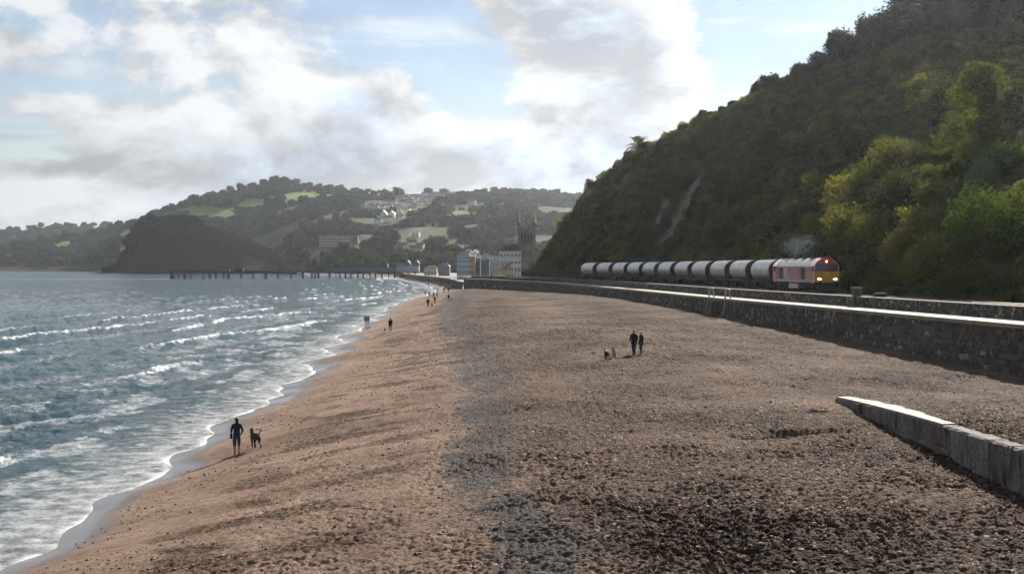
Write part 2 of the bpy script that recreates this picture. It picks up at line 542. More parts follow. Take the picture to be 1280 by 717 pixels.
def build_beach():
    ys = np.arange(765, 343.3, -.55)
    Yr = 6.6 * F / (ys - V0)
    Yr = Yr[Yr < 1200]
    NC = 980
    left = np.maximum(shore0(Yr) - 9, (-170 - U0) / F * Yr)
    right = np.where(Yr < 481, wall_x(Yr) + .35, prom_x(Yr) + .3)
    right = np.minimum(right, (1470 - U0) / F * Yr)
    tt = np.linspace(0, 1, NC)[None, :]
    X = left[:, None] * (1 - tt) + right[:, None] * tt
    Y = np.repeat(Yr[:, None], NC, 1)
    X = X + (_hash(np.arange(X.size).reshape(X.shape), X * 0, 3) - .5) * (X[:, 1:2] - X[:, 0:1]) * .5
    Z = beach_z(X, Y)
    s = X - shore(Y)
    s0 = X - shore0(Y)
    wet = 1 - sstep(s + 1.1 * perlin(X / 3, Y / 5, 9), .5, 1.9 + .014 * np.minimum(Y, 150))
    bandc = curve([(28, 16.4), (32, 16.1), (37, 15.6), (45, 15.2), (64, 14.9), (76, 14.7), (95, 14.1), (120, 13.4), (160, 13.6), (210, 13.8), (300, 14)])(Y) + 1.1 * perlin(Y / 14, Y * 0, 31)
    grav = np.exp(-((s0 - bandc) / (1.0 + .010 * np.minimum(Y, 250) + .4 * perlin(X / 3, Y / 4, 34))) ** 2) * (.62 + .55 * sstep(fbm(X / 2.2, Y / 4, 3, 32), -.3, .2))
    grav = np.clip(grav + .5 * sstep(Y, 180, 330) * sstep(s0, 12, 17) * sstep(perlin(X / 14, Y / 30, 33), -.05, .3)
                   + .55 * sstep(perlin(X / 6, Y / 9, 36), .22, .45) * sstep(s0, 22, 28) * sstep(Y, 70, 100), 0, 1)
    churn = sstep(s0 - bandc, -1.5, 2.5) * .75 + .25 * sstep(s0, 6, 12)
    churn = np.clip(churn * (.75 + .6 * fbm(X / 9, Y / 12, 3, 40)), 0, 1)
    weed = sstep(fbm(X / 5, Y / 3.2, 4, 50), .0, .26) * sstep(s0, 3.5, 6) * (1 - sstep(s0, 11, 14)) * .9
    weed = np.clip(weed + .8 * np.exp(-(((s0 - 6.8) / 1.8) ** 2) - ((Y - 69) / 5) ** 2) + .35 * churn * sstep(fbm(X / 2.5, Y / 3, 3, 52), .12, .4), 0, 1)
    # relief: footprints and churned shingle, flat towards the water
    dry = 1 - wet
    lo = .06 * fbm(X / 2.6, Y / 3.4, 3, 60) * sstep(s0, 3, 9) * 1.6
    mid = np.abs(fbm(X / .34, Y / .46, 3, 61, .6))
    mid = (.30 - mid) * .36
    fp = np.minimum(perlin(X / .27, Y / .36, 63) + .1, 0) * .18 + np.minimum(perlin(X / .8, Y / 1.0, 68) + .15, 0) * .10
    fine = fbm(X / .16, Y / .2, 2, 62) * .035
    patch = .6 + .55 * sstep(fbm(X / 3.2, Y / 4.5, 3, 69), -.28, .25)
    amp = dry * (.06 + .34 * sstep(s0, 4, 9) + .62 * churn) * patch
    fall = 1 / (1 + (Y / 80) ** 4)
    Z = Z + lo * (.3 + .7 * churn) + (mid + fp + fine) * amp * fall + (1 - fall) * amp * (.42 * fbm(X / 1.0, Y / 1.5, 3, 66, .6) / (1 + (Y / 210) ** 4) + .16 * fbm(X / 3.5, Y / 8.0, 3, 67)) + .05 * weed * fbm(X / .5, Y / .5, 3, 64) + .03 * grav * dry * perlin(X / .22, Y / .3, 65)
    Z = Z + .14 * np.exp(-((s0 - bandc - 2.2) / 1.6) ** 2)               # low ridge thrown up by the last tide
    for hx, hy, r, d in ((957, 546, .75, .38), (998, 542, .95, .42), (925, 547, .35, .2), (1012, 515, .5, .22)):
        cx, cy, cz = G(hx, hy)
        rr = np.hypot((X - cx) / 1.7, Y - cy)
        Z = Z - d * 1.3 * np.exp(-(rr / r) ** 2 * 1.6) + .05 * np.exp(-((rr - r * 1.35) / .35) ** 2)
    o = np_mesh('beach', np.stack([X, Y, Z], -1).reshape(-1, 3), grid_quads(*X.shape), beach_material(), True,
                {'wet': wet, 'gravel': grav, 'churn': churn, 'weed': weed})
    return tag(o, 'pinkish brown sand and dark churned shingle of the wide beach', 'beach', kind='structure')


# ------------------------------------------------------------------ sea
def sea_material():
    m, t = mat('sea_water')
    pos = t.n('ShaderNodeNewGeometry').outputs['Position']
    foam, shal = t.attr('foam'), t.attr('shallow')
    lace = t.n('ShaderNodeTexVoronoi', {'Vector': t.mapv(pos, (1, .8, 1)), 'Scale': 1.6, 'Detail': 2.0, 'Roughness': .7}, feature='DISTANCE_TO_EDGE')
    nz = t.noise(pos, 1.1, 8, .68); nf = t.noise(pos, 6, 5, .7)
    web = t.m('SUBTRACT', 1.0, t.ramp(lace.outputs['Distance'], 0, .30))
    fm = t.m('ADD', foam, t.m('MULTIPLY_ADD', web, .22, t.m('MULTIPLY_ADD', nz, .9, t.m('MULTIPLY_ADD', nf, .35, -.86))))
    fm = t.m('MULTIPLY', t.ramp(fm, .42, 1.0), t.ramp(foam, .02, .2))
    col = t.mix(t.ramp(t.noise(pos, .02, 4), .35, .65), (.005, .050, .078), (.009, .075, .100))
    col = t.mix(shal, col, (.065, .060, .052))
    h1 = t.noise(t.mapv(pos, (.8, 1.3, 1), rot=(0, 0, .25)), .55, 7, .62)
    h2 = t.noise(t.mapv(pos, (1, 1.5, 1)), 3.2, 5, .6)
    hh = t.m('ADD', t.m('MULTIPLY', h1, 1.0), t.m('MULTIPLY', h2, .22))
    calm = t.m('MULTIPLY_ADD', shal, -.8, 1.0)
    nb = t.n('ShaderNodeBump', {'Height': hh, 'Distance': 1.3}); t.set(nb.inputs['Strength'], t.m('MULTIPLY', calm, 1.0))
    wat = t.n('ShaderNodeBsdfPrincipled', {'Base Color': col, 'Roughness': t.mix(shal, .10, .06, 'FLOAT'), 'IOR': 1.33, 'Normal': nb})
    fb = bump(t, t.m('ADD', nz, nf), .6, .12)
    fo = t.n('ShaderNodeBsdfPrincipled', {'Base Color': t.mix(nf, (.50, .53, .56), (.74, .75, .77)), 'Roughness': .55, 'Normal': fb})
    mx = t.n('ShaderNodeMixShader', {0: fm})
    t.t.links.new(wat.outputs[0], mx.inputs[1]); t.t.links.new(fo.outputs[0], mx.inputs[2])
    finish(t, mx)
    return m


def build_sea():
    ys = np.concatenate([np.arange(775, 344, -.9), np.arange(344, 338, -.35), [337.6, 337.2, 336.8, 336.4, 336, 335.7]])
    Yr = CAMZ * F / (ys - V0)
    NC = 840
    left = (-190 - U0) / F * Yr
    right = np.where(Yr < 1150, shore0(np.minimum(Yr, 1150)) + 5.5, (600 - U0) / F * Yr)
    tt = np.linspace(0, 1, NC)[None, :] ** .92
    X = left[:, None] * (1 - tt) + right[:, None] * tt
    Y = np.repeat(Yr[:, None], NC, 1)
    d = shore(np.minimum(Y, 1500)) - X                      # metres off the shoreline
    d0 = shore0(np.minimum(Y, 1500)) - X
    q = -(X - .085 * Y) + 3.2 * fbm(X / 38, Y / 60, 2, 70) + 1.0 * perlin(X / 9, Y / 14, 71)
    L = 12.0
    ph = q / L
    fr = ph - np.floor(ph)                                  # 0 .. 1, the crest at .5, its front (shore) side below
    along = perlin(Y / 38 + np.floor(ph) * 7.7, np.floor(ph) * 3.1, 73)
    c0 = 1 - np.abs(fr - .5) * 2
    crest = np.where(fr < .5, c0 ** 3.0, c0 ** 1.6)
    A = (.75 * sstep(d, 4, 17) * (1 - .62 * sstep(d, 45, 130)) * (1 - .6 * sstep(d, 150, 500))) * (.75 + .7 * along)
    swell = A * crest
    ch = fbm(X / 2.6, Y / 3.4, 4, 75, .6) * .40 + fbm(X / 14, Y / 20, 2, 76) * .25
    rp = .30 - np.abs(fbm(X / 1.15, Y / 1.35, 3, 88, .6))
    ch = ch + rp * .16 / (1 + (Y / 170) ** 4) + (.3 - np.abs(fbm(X / 4.5, Y / 2.6, 2, 89))) * .22
    far = 1 / (1 + (Y / 420) ** 2)
    Z = .16 + swell + ch * sstep(d, 1.5, 12) * (.45 + .55 * far) * (1 + .8 * (1 - far)) - .2 * sstep(d, 3, 20)
    swash = 1 - sstep(d, 2, 9)
    Z = Z + swash * (.05 * perlin(X / 2.2, Y / 3, 77) + .03)
    # foam: on breaking crests and their fronts, left in sheets behind them, lace in the swash that also paints in its bright sheen, a line at the edge
    brk = sstep(along + .55 * (1 - sstep(d, 12, 40)) + .12, .02, .36) * (1 - sstep(d, 46, 80)) * sstep(d, 3, 8)
    f1 = brk * sstep(crest, .40, .85) * (.75 + .5 * fbm(X / 1.2, Y / 2, 3, 83))
    f2 = brk * (1 - sstep(fr, .1, .55)) * .55
    f3 = .58 * sstep(fbm(X / 4.0, Y / 8, 4, 78), -.22, .2) * (1 - sstep(d, 12, 46)) + .05 * (1 - sstep(d, 10, 30))
    f4 = (.05 + .55 * sstep(perlin(Y / 5.5, Y * 0, 86) + .6 * perlin(Y / 1.7, Y * 0, 87), -.35, .4)) * np.exp(-((d + .1) / .35) ** 2) + .66 * (1 - sstep(d, 1, 13))
    caps = sstep(fbm(X / 16, Y / 22, 3, 79), .30, .46) * sstep(swell + ch, .18, .42) * .6 * (1 - sstep(d, 300, 700))  # whitecaps, raised a little to paint in small glints
    foam = np.clip(np.maximum.reduce([f1, f2, f3, f4, caps]), 0, 1.2)
    Z = Z + .16 * f1 * np.abs(fbm(X / .7, Y / .8, 3, 81)) * 2 + .06 * brk
    shal = np.clip(1 - sstep(d, 0, 4.5), 0, 1)
    o = np_mesh('sea', np.stack([X, Y, Z], -1).reshape(-1, 3), grid_quads(*X.shape), sea_material(), True, {'foam': foam, 'shallow': shal})
    return tag(o, 'choppy blue green sea with white breakers running in', 'sea', kind='structure')


build_beach()
build_sea()

# ------------------------------------------------------------------ stone walls along the coast
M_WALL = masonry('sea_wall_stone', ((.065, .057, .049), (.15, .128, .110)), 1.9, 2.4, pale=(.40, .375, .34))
M_PARA = masonry('parapet_stone', ((.09, .084, .078), (.21, .195, .18)), 2.2, 3.0, pale=(.42, .40, .37))
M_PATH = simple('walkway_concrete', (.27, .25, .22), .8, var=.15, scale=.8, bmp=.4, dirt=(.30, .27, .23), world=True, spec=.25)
M_COPE = simple('coping_concrete', (.25, .205, .155), .85, var=.25, scale=1.2, bmp=.5, world=True)
M_STONE = [simple('wall_block_%d' % i, c, .85, var=.35, scale=5, bmp=.8, bdist=.05, dirt=(.03, .027, .024)) for i, c in
           enumerate(((.085, .076, .066), (.125, .110, .096), (.30, .285, .265), (.145, .105, .085), (.06, .054, .048)))]


def swept(name, section, Ys, xf, mat_, parent=None, zf=None):
    """open section [(offset, z)] swept along the coast curve xf; carries wall coordinates wu, wv"""
    Ys = np.asarray(Ys, float); X0 = xf(Ys)
    dx = np.gradient(X0, Ys); nl = np.hypot(dx, 1)
    nx, ny = 1 / nl, -dx / nl                              # towards the land
    arc = np.concatenate([[0], np.cumsum(np.hypot(np.diff(X0), np.diff(Ys)))])
    V = []; wu = []; wv = []
    wl = [0]
    for i in range(1, len(section(Ys[0]))):
        a, b = section(Ys[0])[i - 1], section(Ys[0])[i]
        wl.append(wl[-1] + math.hypot(a[0] - b[0], a[1] - b[1]))
    for k, Yv in enumerate(Ys):
        for j, (o, z) in enumerate(section(Yv)):
            V.append((X0[k] + nx[k] * o, Yv + ny[k] * o, z)); wu.append(arc[k]); wv.append(wl[j])
    return np_mesh(name, V, grid_quads(len(Ys), len(section(Ys[0])))[:, ::-1], mat_, False, {'wu': wu, 'wv': wv}, parent)


WY = np.concatenate([np.arange(22, 200, 2.0), np.arange(200, 481, 4.0), [481.0]])
wall = empty('sea_wall', (float(wall_x(170.)), 170, 2))
tag(wall, 'long curving dark stone sea wall below the walkway with a sunlit flat top', 'sea wall')


def keep(o, root):
    """parent in place"""
    o.parent = root; o.matrix_parent_inverse = root.matrix_basis.inverted()
    return o


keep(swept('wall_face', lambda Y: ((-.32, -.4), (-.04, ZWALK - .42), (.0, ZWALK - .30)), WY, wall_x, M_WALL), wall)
keep(swept('coping', lambda Y: ((.0, ZWALK - .30), (-.09, ZWALK - .29), (-.09, ZWALK - .02), (-.06, ZWALK + .004), (.34, ZWALK + .004)), WY, wall_x, M_COPE), wall)
keep(swept('walkway', lambda Y: ((.34, ZWALK), (walk_w(Y) + .1, ZWALK + .02)), WY, wall_x, M_PATH), wall)
# the end of the wall, where it turns inland
e = MB()
ex, ey = float(wall_x(481.)), 481.0
e.box(0, 60, -.25, .5, -.5, ZWALK - .02)
endw = e.build('end_wall', simple('end_wall_stone', (.11, .1, .09), .85, var=.4, scale=1.2, bmp=.6), None)
endw.location = (ex, ey, 0); endw.rotation_euler = (0, 0, math.radians(10))
keep(endw, wall)

# big facing stones of the near stretch, each a block of its own, proud of the face
BLK = []
for i in range(10):
    rr = random.Random(50 + i)
    b = MB(); wv_, hv_, dv = 1.0, 1.0, 1.0
    V = []
    for x, z in ((-.5, -.5), (.5, -.5), (.5, .5), (-.5, .5)):
        V.append((x + rr.uniform(-.06, .06), 0, z + rr.uniform(-.06, .06)))
    ins = [(x * .86 + rr.uniform(-.03, .03), -1 + rr.uniform(-.2, .25), z * .84 + rr.uniform(-.03, .03)) for x, _, z in V]
    b.add(V + ins, ((4, 5, 6, 7), (0, 1, 5, 4), (1, 2, 6, 5), (2, 3, 7, 6), (3, 0, 4, 7)))
    BLK.append(b)
BLKM = {}
yy = 88.0
rs = random.Random(3)
rows = [(1.1, .0)]
cnt = 0
for row in range(7):
    z0 = 1.95 + row * .47
    yv = 87.0 + rs.uniform(0, 1)
    while yv < 128 and cnt < 290:
        ln = rs.choice((.55, .7, .9, 1.1)); hh = rs.uniform(.34, .44)
        yc = yv + ln / 2; yv += ln + .05
        if z0 < float(base_z(yc)) - .25 or rs.random() < .16:
            continue
        frac = (z0 + .4) / (ZWALK - .02)
        off = -.32 + .28 * frac
        x0 = float(wall_x(yc)); dx = float(wall_x(yc + .5) - wall_x(yc - .5))
        mi = rs.choices(range(5), (5, 4, .7, 1.2, 3))[0]; bi = rs.randrange(10)
        if (bi, mi) not in BLKM:
            BLKM[(bi, mi)] = BLK[bi].mesh('stone', M_STONE[mi])
        o = part('stone', BLKM[(bi, mi)], None, (x0 + off + .01, yc, z0), (0, 0, math.atan2(-1, -dx) if False else -math.atan(dx) - math.pi / 2), (ln, rs.uniform(.03, .09), hh))
        keep(o, wall); cnt += 1

para = empty('parapet_wall', (float(wall_x(150.)) + 3.6, 150, ZWALK))
tag(para, 'low rough stone parapet between the walkway and the railway', 'wall')
keep(swept('wall_face', lambda Y: ((walk_w(Y), ZWALK - .3), (walk_w(Y) + .04, ZPARA - .09)), WY, wall_x, M_PARA), para)
keep(swept('coping', lambda Y: ((walk_w(Y) + .04, ZPARA - .09), (walk_w(Y) - .04, ZPARA - .085), (walk_w(Y) - .03, ZPARA), (walk_w(Y) + .46, ZPARA + .01), (walk_w(Y) + .46, ZPARA - .5)), WY, wall_x, M_COPE), para)

# rail bed and rails behind the parapet
M_BALLAST = simple('ballast_stone', (.12, .11, .10), .95, var=.5, scale=6, bmp=1.0, bdist=.1, world=True)
M_RAIL = simple('rail_steel', (.18, .13, .10), .4, .8, var=.3)
TY = np.arange(30, 520, 4.0)
tb = swept('railway_bed', lambda Y: ((float(wall_x(Y) - track_x(Y)) + walk_w(Y) + .44, ZRAIL - .35), (-1.7, ZRAIL - .20), (1.7, ZRAIL - .20), (5.5, ZRAIL - .3), (9, ZRAIL - .2)), TY, track_x, M_BALLAST)
tag(tb, 'grey stone ballast of the railway behind the parapet', 'railway bed', kind='structure')
for i, sgn in enumerate((-1, 1)):
    r = swept('rail', lambda Y: ((sgn * .75 - .035, ZRAIL - .16), (sgn * .75 - .035, ZRAIL), (sgn * .75 + .035, ZRAIL), (sgn * .75 + .035, ZRAIL - .16)), TY, track_x, M_RAIL)
    keep(r, tb)

# slipway wall: blocks with joints, a coping strip
def slip_mat(name, c, crust):
    """old shuttered concrete: stains, rust-brown patches, pale barnacle crust, pitting"""
    m, t = mat(name)
    pos = t.n('ShaderNodeNewGeometry').outputs['Position']
    n1 = t.noise(pos, 1.1, 6, .65); n2 = t.noise(t.mapv(pos, (1, 1, .25)), 3.0, 6, .7); n3 = t.noise(pos, 16, 5, .75)
    col = t.mix(t.ramp(n1, .35, .65), tuple(x * .6 for x in c), tuple(x * 1.25 for x in c))
    col = t.mix(t.ramp(t.noise(pos, .9, 4), .52, .68, 0, .7), col, (.16, .095, .065))
    col = t.mix(t.ramp(n2, .50, .66), col, (.035, .031, .028))
    col = t.mix(t.m('MULTIPLY', t.ramp(n3, .52, .60), t.ramp(t.noise(pos, .7, 3), .5 - crust * .25, .62 - crust * .2)), col, (.46, .45, .43))
    p = t.n('ShaderNodeBsdfPrincipled', {'Base Color': col, 'Roughness': .9, 'Specular IOR Level': .15, 'Normal': bump(t, t.m('ADD', n3, t.m('MULTIPLY', n2, 1.5)), 1.0, .06)})
    finish(t, p)
    return m


M_SLIP = [slip_mat('slip_block_%d' % i, c, k) for i, (c, k) in enumerate((((.20, .19, .18), .1), ((.19, .15, .135), .0), ((.22, .215, .21), .9), ((.15, .14, .135), .3)))]
M_SLIPTOP = simple('slip_top_concrete', (.27, .255, .23), .8, var=.3, scale=2.5, bmp=.6, world=True, spec=.2, dirt=(.16, .13, .10))


def y_at(px):
    return RW_K[1] / ((px - U0) / F - RW_K[0])


slip = empty('slipway_wall', (float(rw_x(50.)), 50, 2.5))
tag(slip, 'weathered concrete block slipway wall sinking into the sand at the right', 'wall')
joints = [y_at(p) for p in (1051, 1083.5, 1116, 1131.5, 1171.6, 1197, 1246, 1275)] + [y_at(1275) - 3.2, y_at(1275) - 7.8]
for i in range(len(joints) - 1):
    ya, yb = joints[i], joints[i + 1]                      # ya is farther
    split = 2 <= i <= 4
    for lev in range(2 if split else 1):
        b = MB()
        rr = random.Random(i * 7 + lev)
        prj = rr.uniform(0, .035) + (.03 if lev else 0)
        V = []; n = 9
        for k in range(n):
            yv = ya + (yb - ya) * k / (n - 1)
            yv += (-.012 if k == 0 else .012 if k == n - 1 else 0)
            tz = float(rw_top(yv)) + rr.uniform(-.02, .01); bz = float(beach_main(rw_x(yv) - .3, yv)) - .5
            mid = tz - .62 - .02 * i
            z1, z0 = (tz, mid + .012) if split and not lev else (mid - .012, bz) if split else (tz, bz)
            x = float(rw_x(yv))
            j = rr.uniform(-.02, .02)
            V += [(x - .22 - prj + j, yv, z0), (x - .22 - prj + j, yv, z1 - .05 - rr.uniform(0, .03)), (x - .16 - prj - rr.uniform(-.02, .02), yv, z1), (x + .3, yv, z1), (x + .3, yv, z0)]
        Fc = [[k * 5 + a, k * 5 + a + 1, (k + 1) * 5 + a + 1, (k + 1) * 5 + a] for k in range(n - 1) for a in range(4)]
        Fc += [[4, 3, 2, 1, 0], [(n - 1) * 5 + a for a in range(5)]]
        b.add(V, Fc)
        keep(b.build('block', M_SLIP[[0, 1, 0, 3, 1, 2, 3, 0, 1][i]] if not lev else M_SLIP[3]), slip)
b = MB(); V = []
ks = np.linspace(y_at(1051), y_at(1185), 16)
for k, yv in enumerate(ks):
    x = float(rw_x(yv)); tz = float(rw_top(yv)) + .03; wd = .25 + .5 * math.sin(math.pi * min(1, k / 15 + .1)) * (.7 + .3 * math.sin(k * 2.1))
    V += [(x - .19, yv, tz - .06), (x - .18, yv, tz), (x + wd, yv, tz + .012), (x + wd + .4, yv, tz - .12)]
b.add(V, [[k * 4 + a, k * 4 + a + 1, (k + 1) * 4 + a + 1, (k + 1) * 4 + a] for k in range(15) for a in range(3)])
keep(b.build('ramp_top', M_SLIPTOP), slip)

# ================================================================== THE WOODED CLIFF BEHIND THE RAILWAY
CK = np.array([  # foot (x, y) and brow (x, y, z) of the slope, from the near end to the far end
    (63, 20, 140, 215, 58), (56, 60, 127, 245, 59), (51.5, 90, 114, 265, 59), (45.5, 130, 103, 285, 58.5), (41.8, 165, 95, 300, 59.5), (39.5, 200, 88, 318, 60.5), (36.2, 250, 78, 332, 58), (30.5, 300, 63.5, 345, 52.5),
    (23.5, 345, 53, 385, 49.5), (15.5, 400, 43, 430, 46), (9, 470, 37, 490, 43.5), (11, 530, 35, 540, 41), (17.5, 580, 33, 590, 37), (23, 615, 32, 625, 30), (27, 645, 33, 655, 20)], float)
_c = [curve(list(zip(CK[:, 1], CK[:, k]))) for k in (0, 2, 3, 4)]
HY = np.concatenate([np.arange(40, 260, 1.25), np.arange(260, 646, 2.2)])
HS = np.concatenate([np.linspace(0, 1.06, 84), np.linspace(1.1, 3.2, 12)])


def hill_pt(Y0, S):
    """point of the slope: Y0 where its foot stands along the track, S 0 at the foot, 1 at the brow"""
    Y0 = np.asarray(Y0, float); S = np.asarray(S, float)
    bx, rx, ry, zr = (c(Y0) for c in _c)
    X = bx + (rx - bx) * S; Y = Y0 + (ry - Y0) * S
    Sc = np.clip(S, 0, 1)
    z = 6.35 + (zr - 6.35) * (.80 * Sc + .20 * np.sin(Sc * np.pi / 2)) + np.clip(S - 1, 0, 9) * 2.2
    bul = 2.6 * fbm(Y / 26, X / 20, 3, 90) + 1.0 * fbm(X / 7, Y / 9, 3, 92)
    rid = 6.0 * sstep(Y0, 150, 260) * (np.abs(perlin(Y0 / 30 + Sc * .6, Sc * .7, 95)) - .3)
    z = z + (bul - rid) * np.sin(np.clip(Sc, 0, 1) * np.pi) ** .6 + .8 * fbm(X / 9, Y / 9, 2, 96) * sstep(S, .3, 1)
    return X, Y, z


YY, SS = np.meshgrid(HY, HS, indexing='ij')
HX, HYv, HZ = hill_pt(YY, SS)
SCREEN = proj(HX, HYv, HZ)


def earth_mat():
    m, t = mat('cliff_earth')
    pos = t.n('ShaderNodeNewGeometry').outputs['Position']
    bare = t.attr('bare')
    n1 = t.noise(pos, .12, 6, .6); n2 = t.noise(pos, .9, 6, .65)
    g = t.mix(t.ramp(n1, .35, .65), (.030, .036, .014), (.055, .056, .022))
    g = t.mix(t.ramp(n2, .5, .75), g, (.075, .056, .030))
    r = t.mix(t.ramp(t.noise(t.mapv(pos, (1, 1, .2)), .8, 6, .65), .3, .7), (.13, .10, .08), (.24, .195, .16))
    p = t.n('ShaderNodeBsdfPrincipled', {'Base Color': t.mix(bare, g, r), 'Roughness': .95, 'Specular IOR Level': .2, 'Normal': bump(t, t.m('ADD', n2, t.noise(pos, 4, 5)), .8, .3)})
    finish(t, p)
    return m


# bare earth slips: long scars running down the slope, at their places on the cliff
def seg_dist(U, V, a, b):
    d = np.array(b, float) - a; L = (d ** 2).sum()
    k = np.clip(((U - a[0]) * d[0] + (V - a[1]) * d[1]) / L, 0, 1)
    return np.hypot(U - a[0] - k * d[0], V - a[1] - k * d[1])


def bare_mask(X, Y, Z):
    U, V = proj(X, Y, Z)
    b = np.zeros_like(U)
    for a, c, r in (((836, 240), (824, 278), 4.5), ((875, 222), (850, 268), 4.5), ((858, 255), (838, 296), 7.0), ((848, 272), (829, 305), 6.0), ((783, 222), (762, 252), 4)):
        b = np.maximum(b, 1 - sstep(seg_dist(U, V, a, c) + 3.0 * perlin(U / 7, V / 9, 97), r * .5, r * 1.2))
    return b


cliff = np_mesh('cliff_slope', np.stack([HX, HYv, HZ], -1).reshape(-1, 3), grid_quads(*HX.shape)[:, ::-1], earth_mat(), True, {'bare': bare_mask(HX, HYv, HZ)})
tag(cliff, 'steep earth cliff behind the railway under dense scrub', 'cliff', kind='structure')

# ------------------------------------------------------------------ foliage
LEAF_DARK = leaf_mat('leaf_scrub', (.028, .036, .012), (.074, .084, .026), (.085, .068, .024), .36)
LEAF_MID = leaf_mat('leaf_mid', (.040, .058, .015), (.095, .120, .028), None, .46)
LEAF_OLIVE = leaf_mat('leaf_olive', (.058, .068, .018), (.120, .125, .032), (.13, .09, .025), .46)
LEAF_LIME = leaf_mat('leaf_lime', (.050, .075, .016), (.100, .125, .026), None, .42)
LEAF_DEEP = leaf_mat('leaf_deep_green', (.018, .034, .009), (.045, .070, .016), None, .34)
LEAF_TEAL = leaf_mat('leaf_grey_green', (.050, .075, .040), (.10, .13, .07), None, .38)
LEAF_RIDGE = leaf_mat('leaf_ridge', (.018, .024, .008), (.042, .052, .015), (.055, .038, .014), .32)
LEAF_FAR = leaf_mat('leaf_far', (.010, .018, .006), (.030, .044, .013), (.045, .046, .016), .25)
LEAF_TAN = leaf_mat('leaf_tan', (.13, .10, .05), (.20, .155, .08), None, .3)
BARK = simple('bark', (.075, .06, .045), .9, var=.4, scale=6, bmp=.8)


def leaf_cloud(rng, lobes, n, size, aspect=1.7, shell=.55, tips=0.0):
    """n leaf quads through the volume of ellipsoid lobes [(cx,cy,cz,rx,ry,rz)]"""
    lob = np.array(lobes, float)
    wgt = (lob[:, 3] * lob[:, 4] * lob[:, 5]) ** .667
    which = rng.choice(len(lob), n, p=wgt / wgt.sum())
    d = rng.normal(size=(n, 3)); d /= np.linalg.norm(d, axis=1, keepdims=True)
    rad = 1 - shell * rng.random(n) ** 2.0
    # lumpy surface
    lump = 1 + .20 * np.sin(d[:, 0] * 5 + which) * np.sin(d[:, 1] * 6 + 2 * which) + .16 * rng.normal(size=n) * .6
    if tips:
        lump += tips * np.maximum(0, rng.normal(size=n) - .9)
    P = lob[which, :3] + d * lob[which, 3:] * (rad * lump)[:, None]
    a = rng.normal(size=(n, 3)) + d * .5; a /= np.linalg.norm(a, axis=1, keepdims=True)
    b = np.cross(a, rng.normal(size=(n, 3))); b /= np.linalg.norm(b, axis=1, keepdims=True)
    s = size * (.6 + .8 * rng.random(n))[:, None]
    V = np.stack([P - a * s * aspect * .5, P + b * s * .5, P + a * s * aspect * .5, P - b * s * .5], 1).reshape(-1, 3)
    return V, np.arange(4 * n).reshape(n, 4)


def cloud_mesh(name, V, Q, m):
    o = np_mesh(name, V, Q, m, False)
    me = o.data
    bpy.data.objects.remove(o)
    return me


def bush_lobes(rng, k, flat=.75):
    L = [(0, 0, .62 * flat, .78, .78, .62 * flat)]
    for i in range(k):
        a = rng.random() * 6.283; r = .35 + .35 * rng.random(); q = .28 + .26 * rng.random()
        L.append((math.cos(a) * r, math.sin(a) * r, (.35 + .75 * rng.random()) * flat, q, q, q * .9))
    return L


SCRUB = []
for i in range(6):
    rg = np.random.default_rng(100 + i)
    V, Q = leaf_cloud(rg, bush_lobes(rg, 6, .65), 1500, .11, tips=.12)
    SCRUB.append(cloud_mesh('scrub', V, Q, (LEAF_DARK, LEAF_DARK, LEAF_OLIVE, LEAF_DARK, LEAF_MID, LEAF_DEEP)[i]))


def scatter(name, P, scale, rot, idx, meshes, label, cat):
    """uncountable cover: one object, its clumps instanced on points"""
    me = bpy.data.meshes.new(name); me.vertices.add(len(P)); me.vertices.foreach_set('co', np.asarray(P, np.float32).ravel())
    me.attributes.new('sc', 'FLOAT_VECTOR', 'POINT').data.foreach_set('vector', np.asarray(scale, np.float32).ravel())
    me.attributes.new('ro', 'FLOAT_VECTOR', 'POINT').data.foreach_set('vector', np.asarray(rot, np.float32).ravel())
    me.attributes.new('ix', 'INT', 'POINT').data.foreach_set('value', np.asarray(idx, np.int32))
    o = link(bpy.data.objects.new(name, me))
    src = bpy.data.collections.new(name + '_source')
    for j, mm in enumerate(meshes):
        so = bpy.data.objects.new('%s_clump_%02d' % (name, j), mm)
        src.objects.link(so)
    ng = bpy.data.node_groups.new(name, 'GeometryNodeTree')
    ng.interface.new_socket('Geometry', in_out='INPUT', socket_type='NodeSocketGeometry')
    ng.interface.new_socket('Geometry', in_out='OUTPUT', socket_type='NodeSocketGeometry')
    nn = ng.nodes; gi = nn.new('NodeGroupInput'); go = nn.new('NodeGroupOutput')
    ci = nn.new('GeometryNodeCollectionInfo'); ci.inputs[0].default_value = src; ci.inputs[1].default_value = True; ci.inputs[2].default_value = True
    ip = nn.new('GeometryNodeInstanceOnPoints'); ip.inputs['Pick Instance'].default_value = True
    def na(nm, ty):
        a = nn.new('GeometryNodeInputNamedAttribute'); a.data_type = ty; a.inputs[0].default_value = nm
        return a.outputs[0]
    L = ng.links
    L.new(gi.outputs[0], ip.inputs['Points']); L.new(ci.outputs[0], ip.inputs['Instance'])
    L.new(na('ix', 'INT'), ip.inputs['Instance Index']); L.new(na('ro', 'FLOAT_VECTOR'), ip.inputs['Rotation']); L.new(na('sc', 'FLOAT_VECTOR'), ip.inputs['Scale'])
    L.new(ip.outputs[0], go.inputs[0])
    o.modifiers.new('scatter', 'NODES').node_group = ng
    return tag(o, label, cat, kind='stuff')


def slope_points(n, rng, s0=0.0, s1=1.04, y0=60, y1=643):
    Y0 = y0 + (y1 - y0) * rng.random(n) ** 1.35
    S = s0 + (s1 - s0) * rng.random(n)
    X, Y, Z = hill_pt(Y0, S)
    return X, Y, Z, S


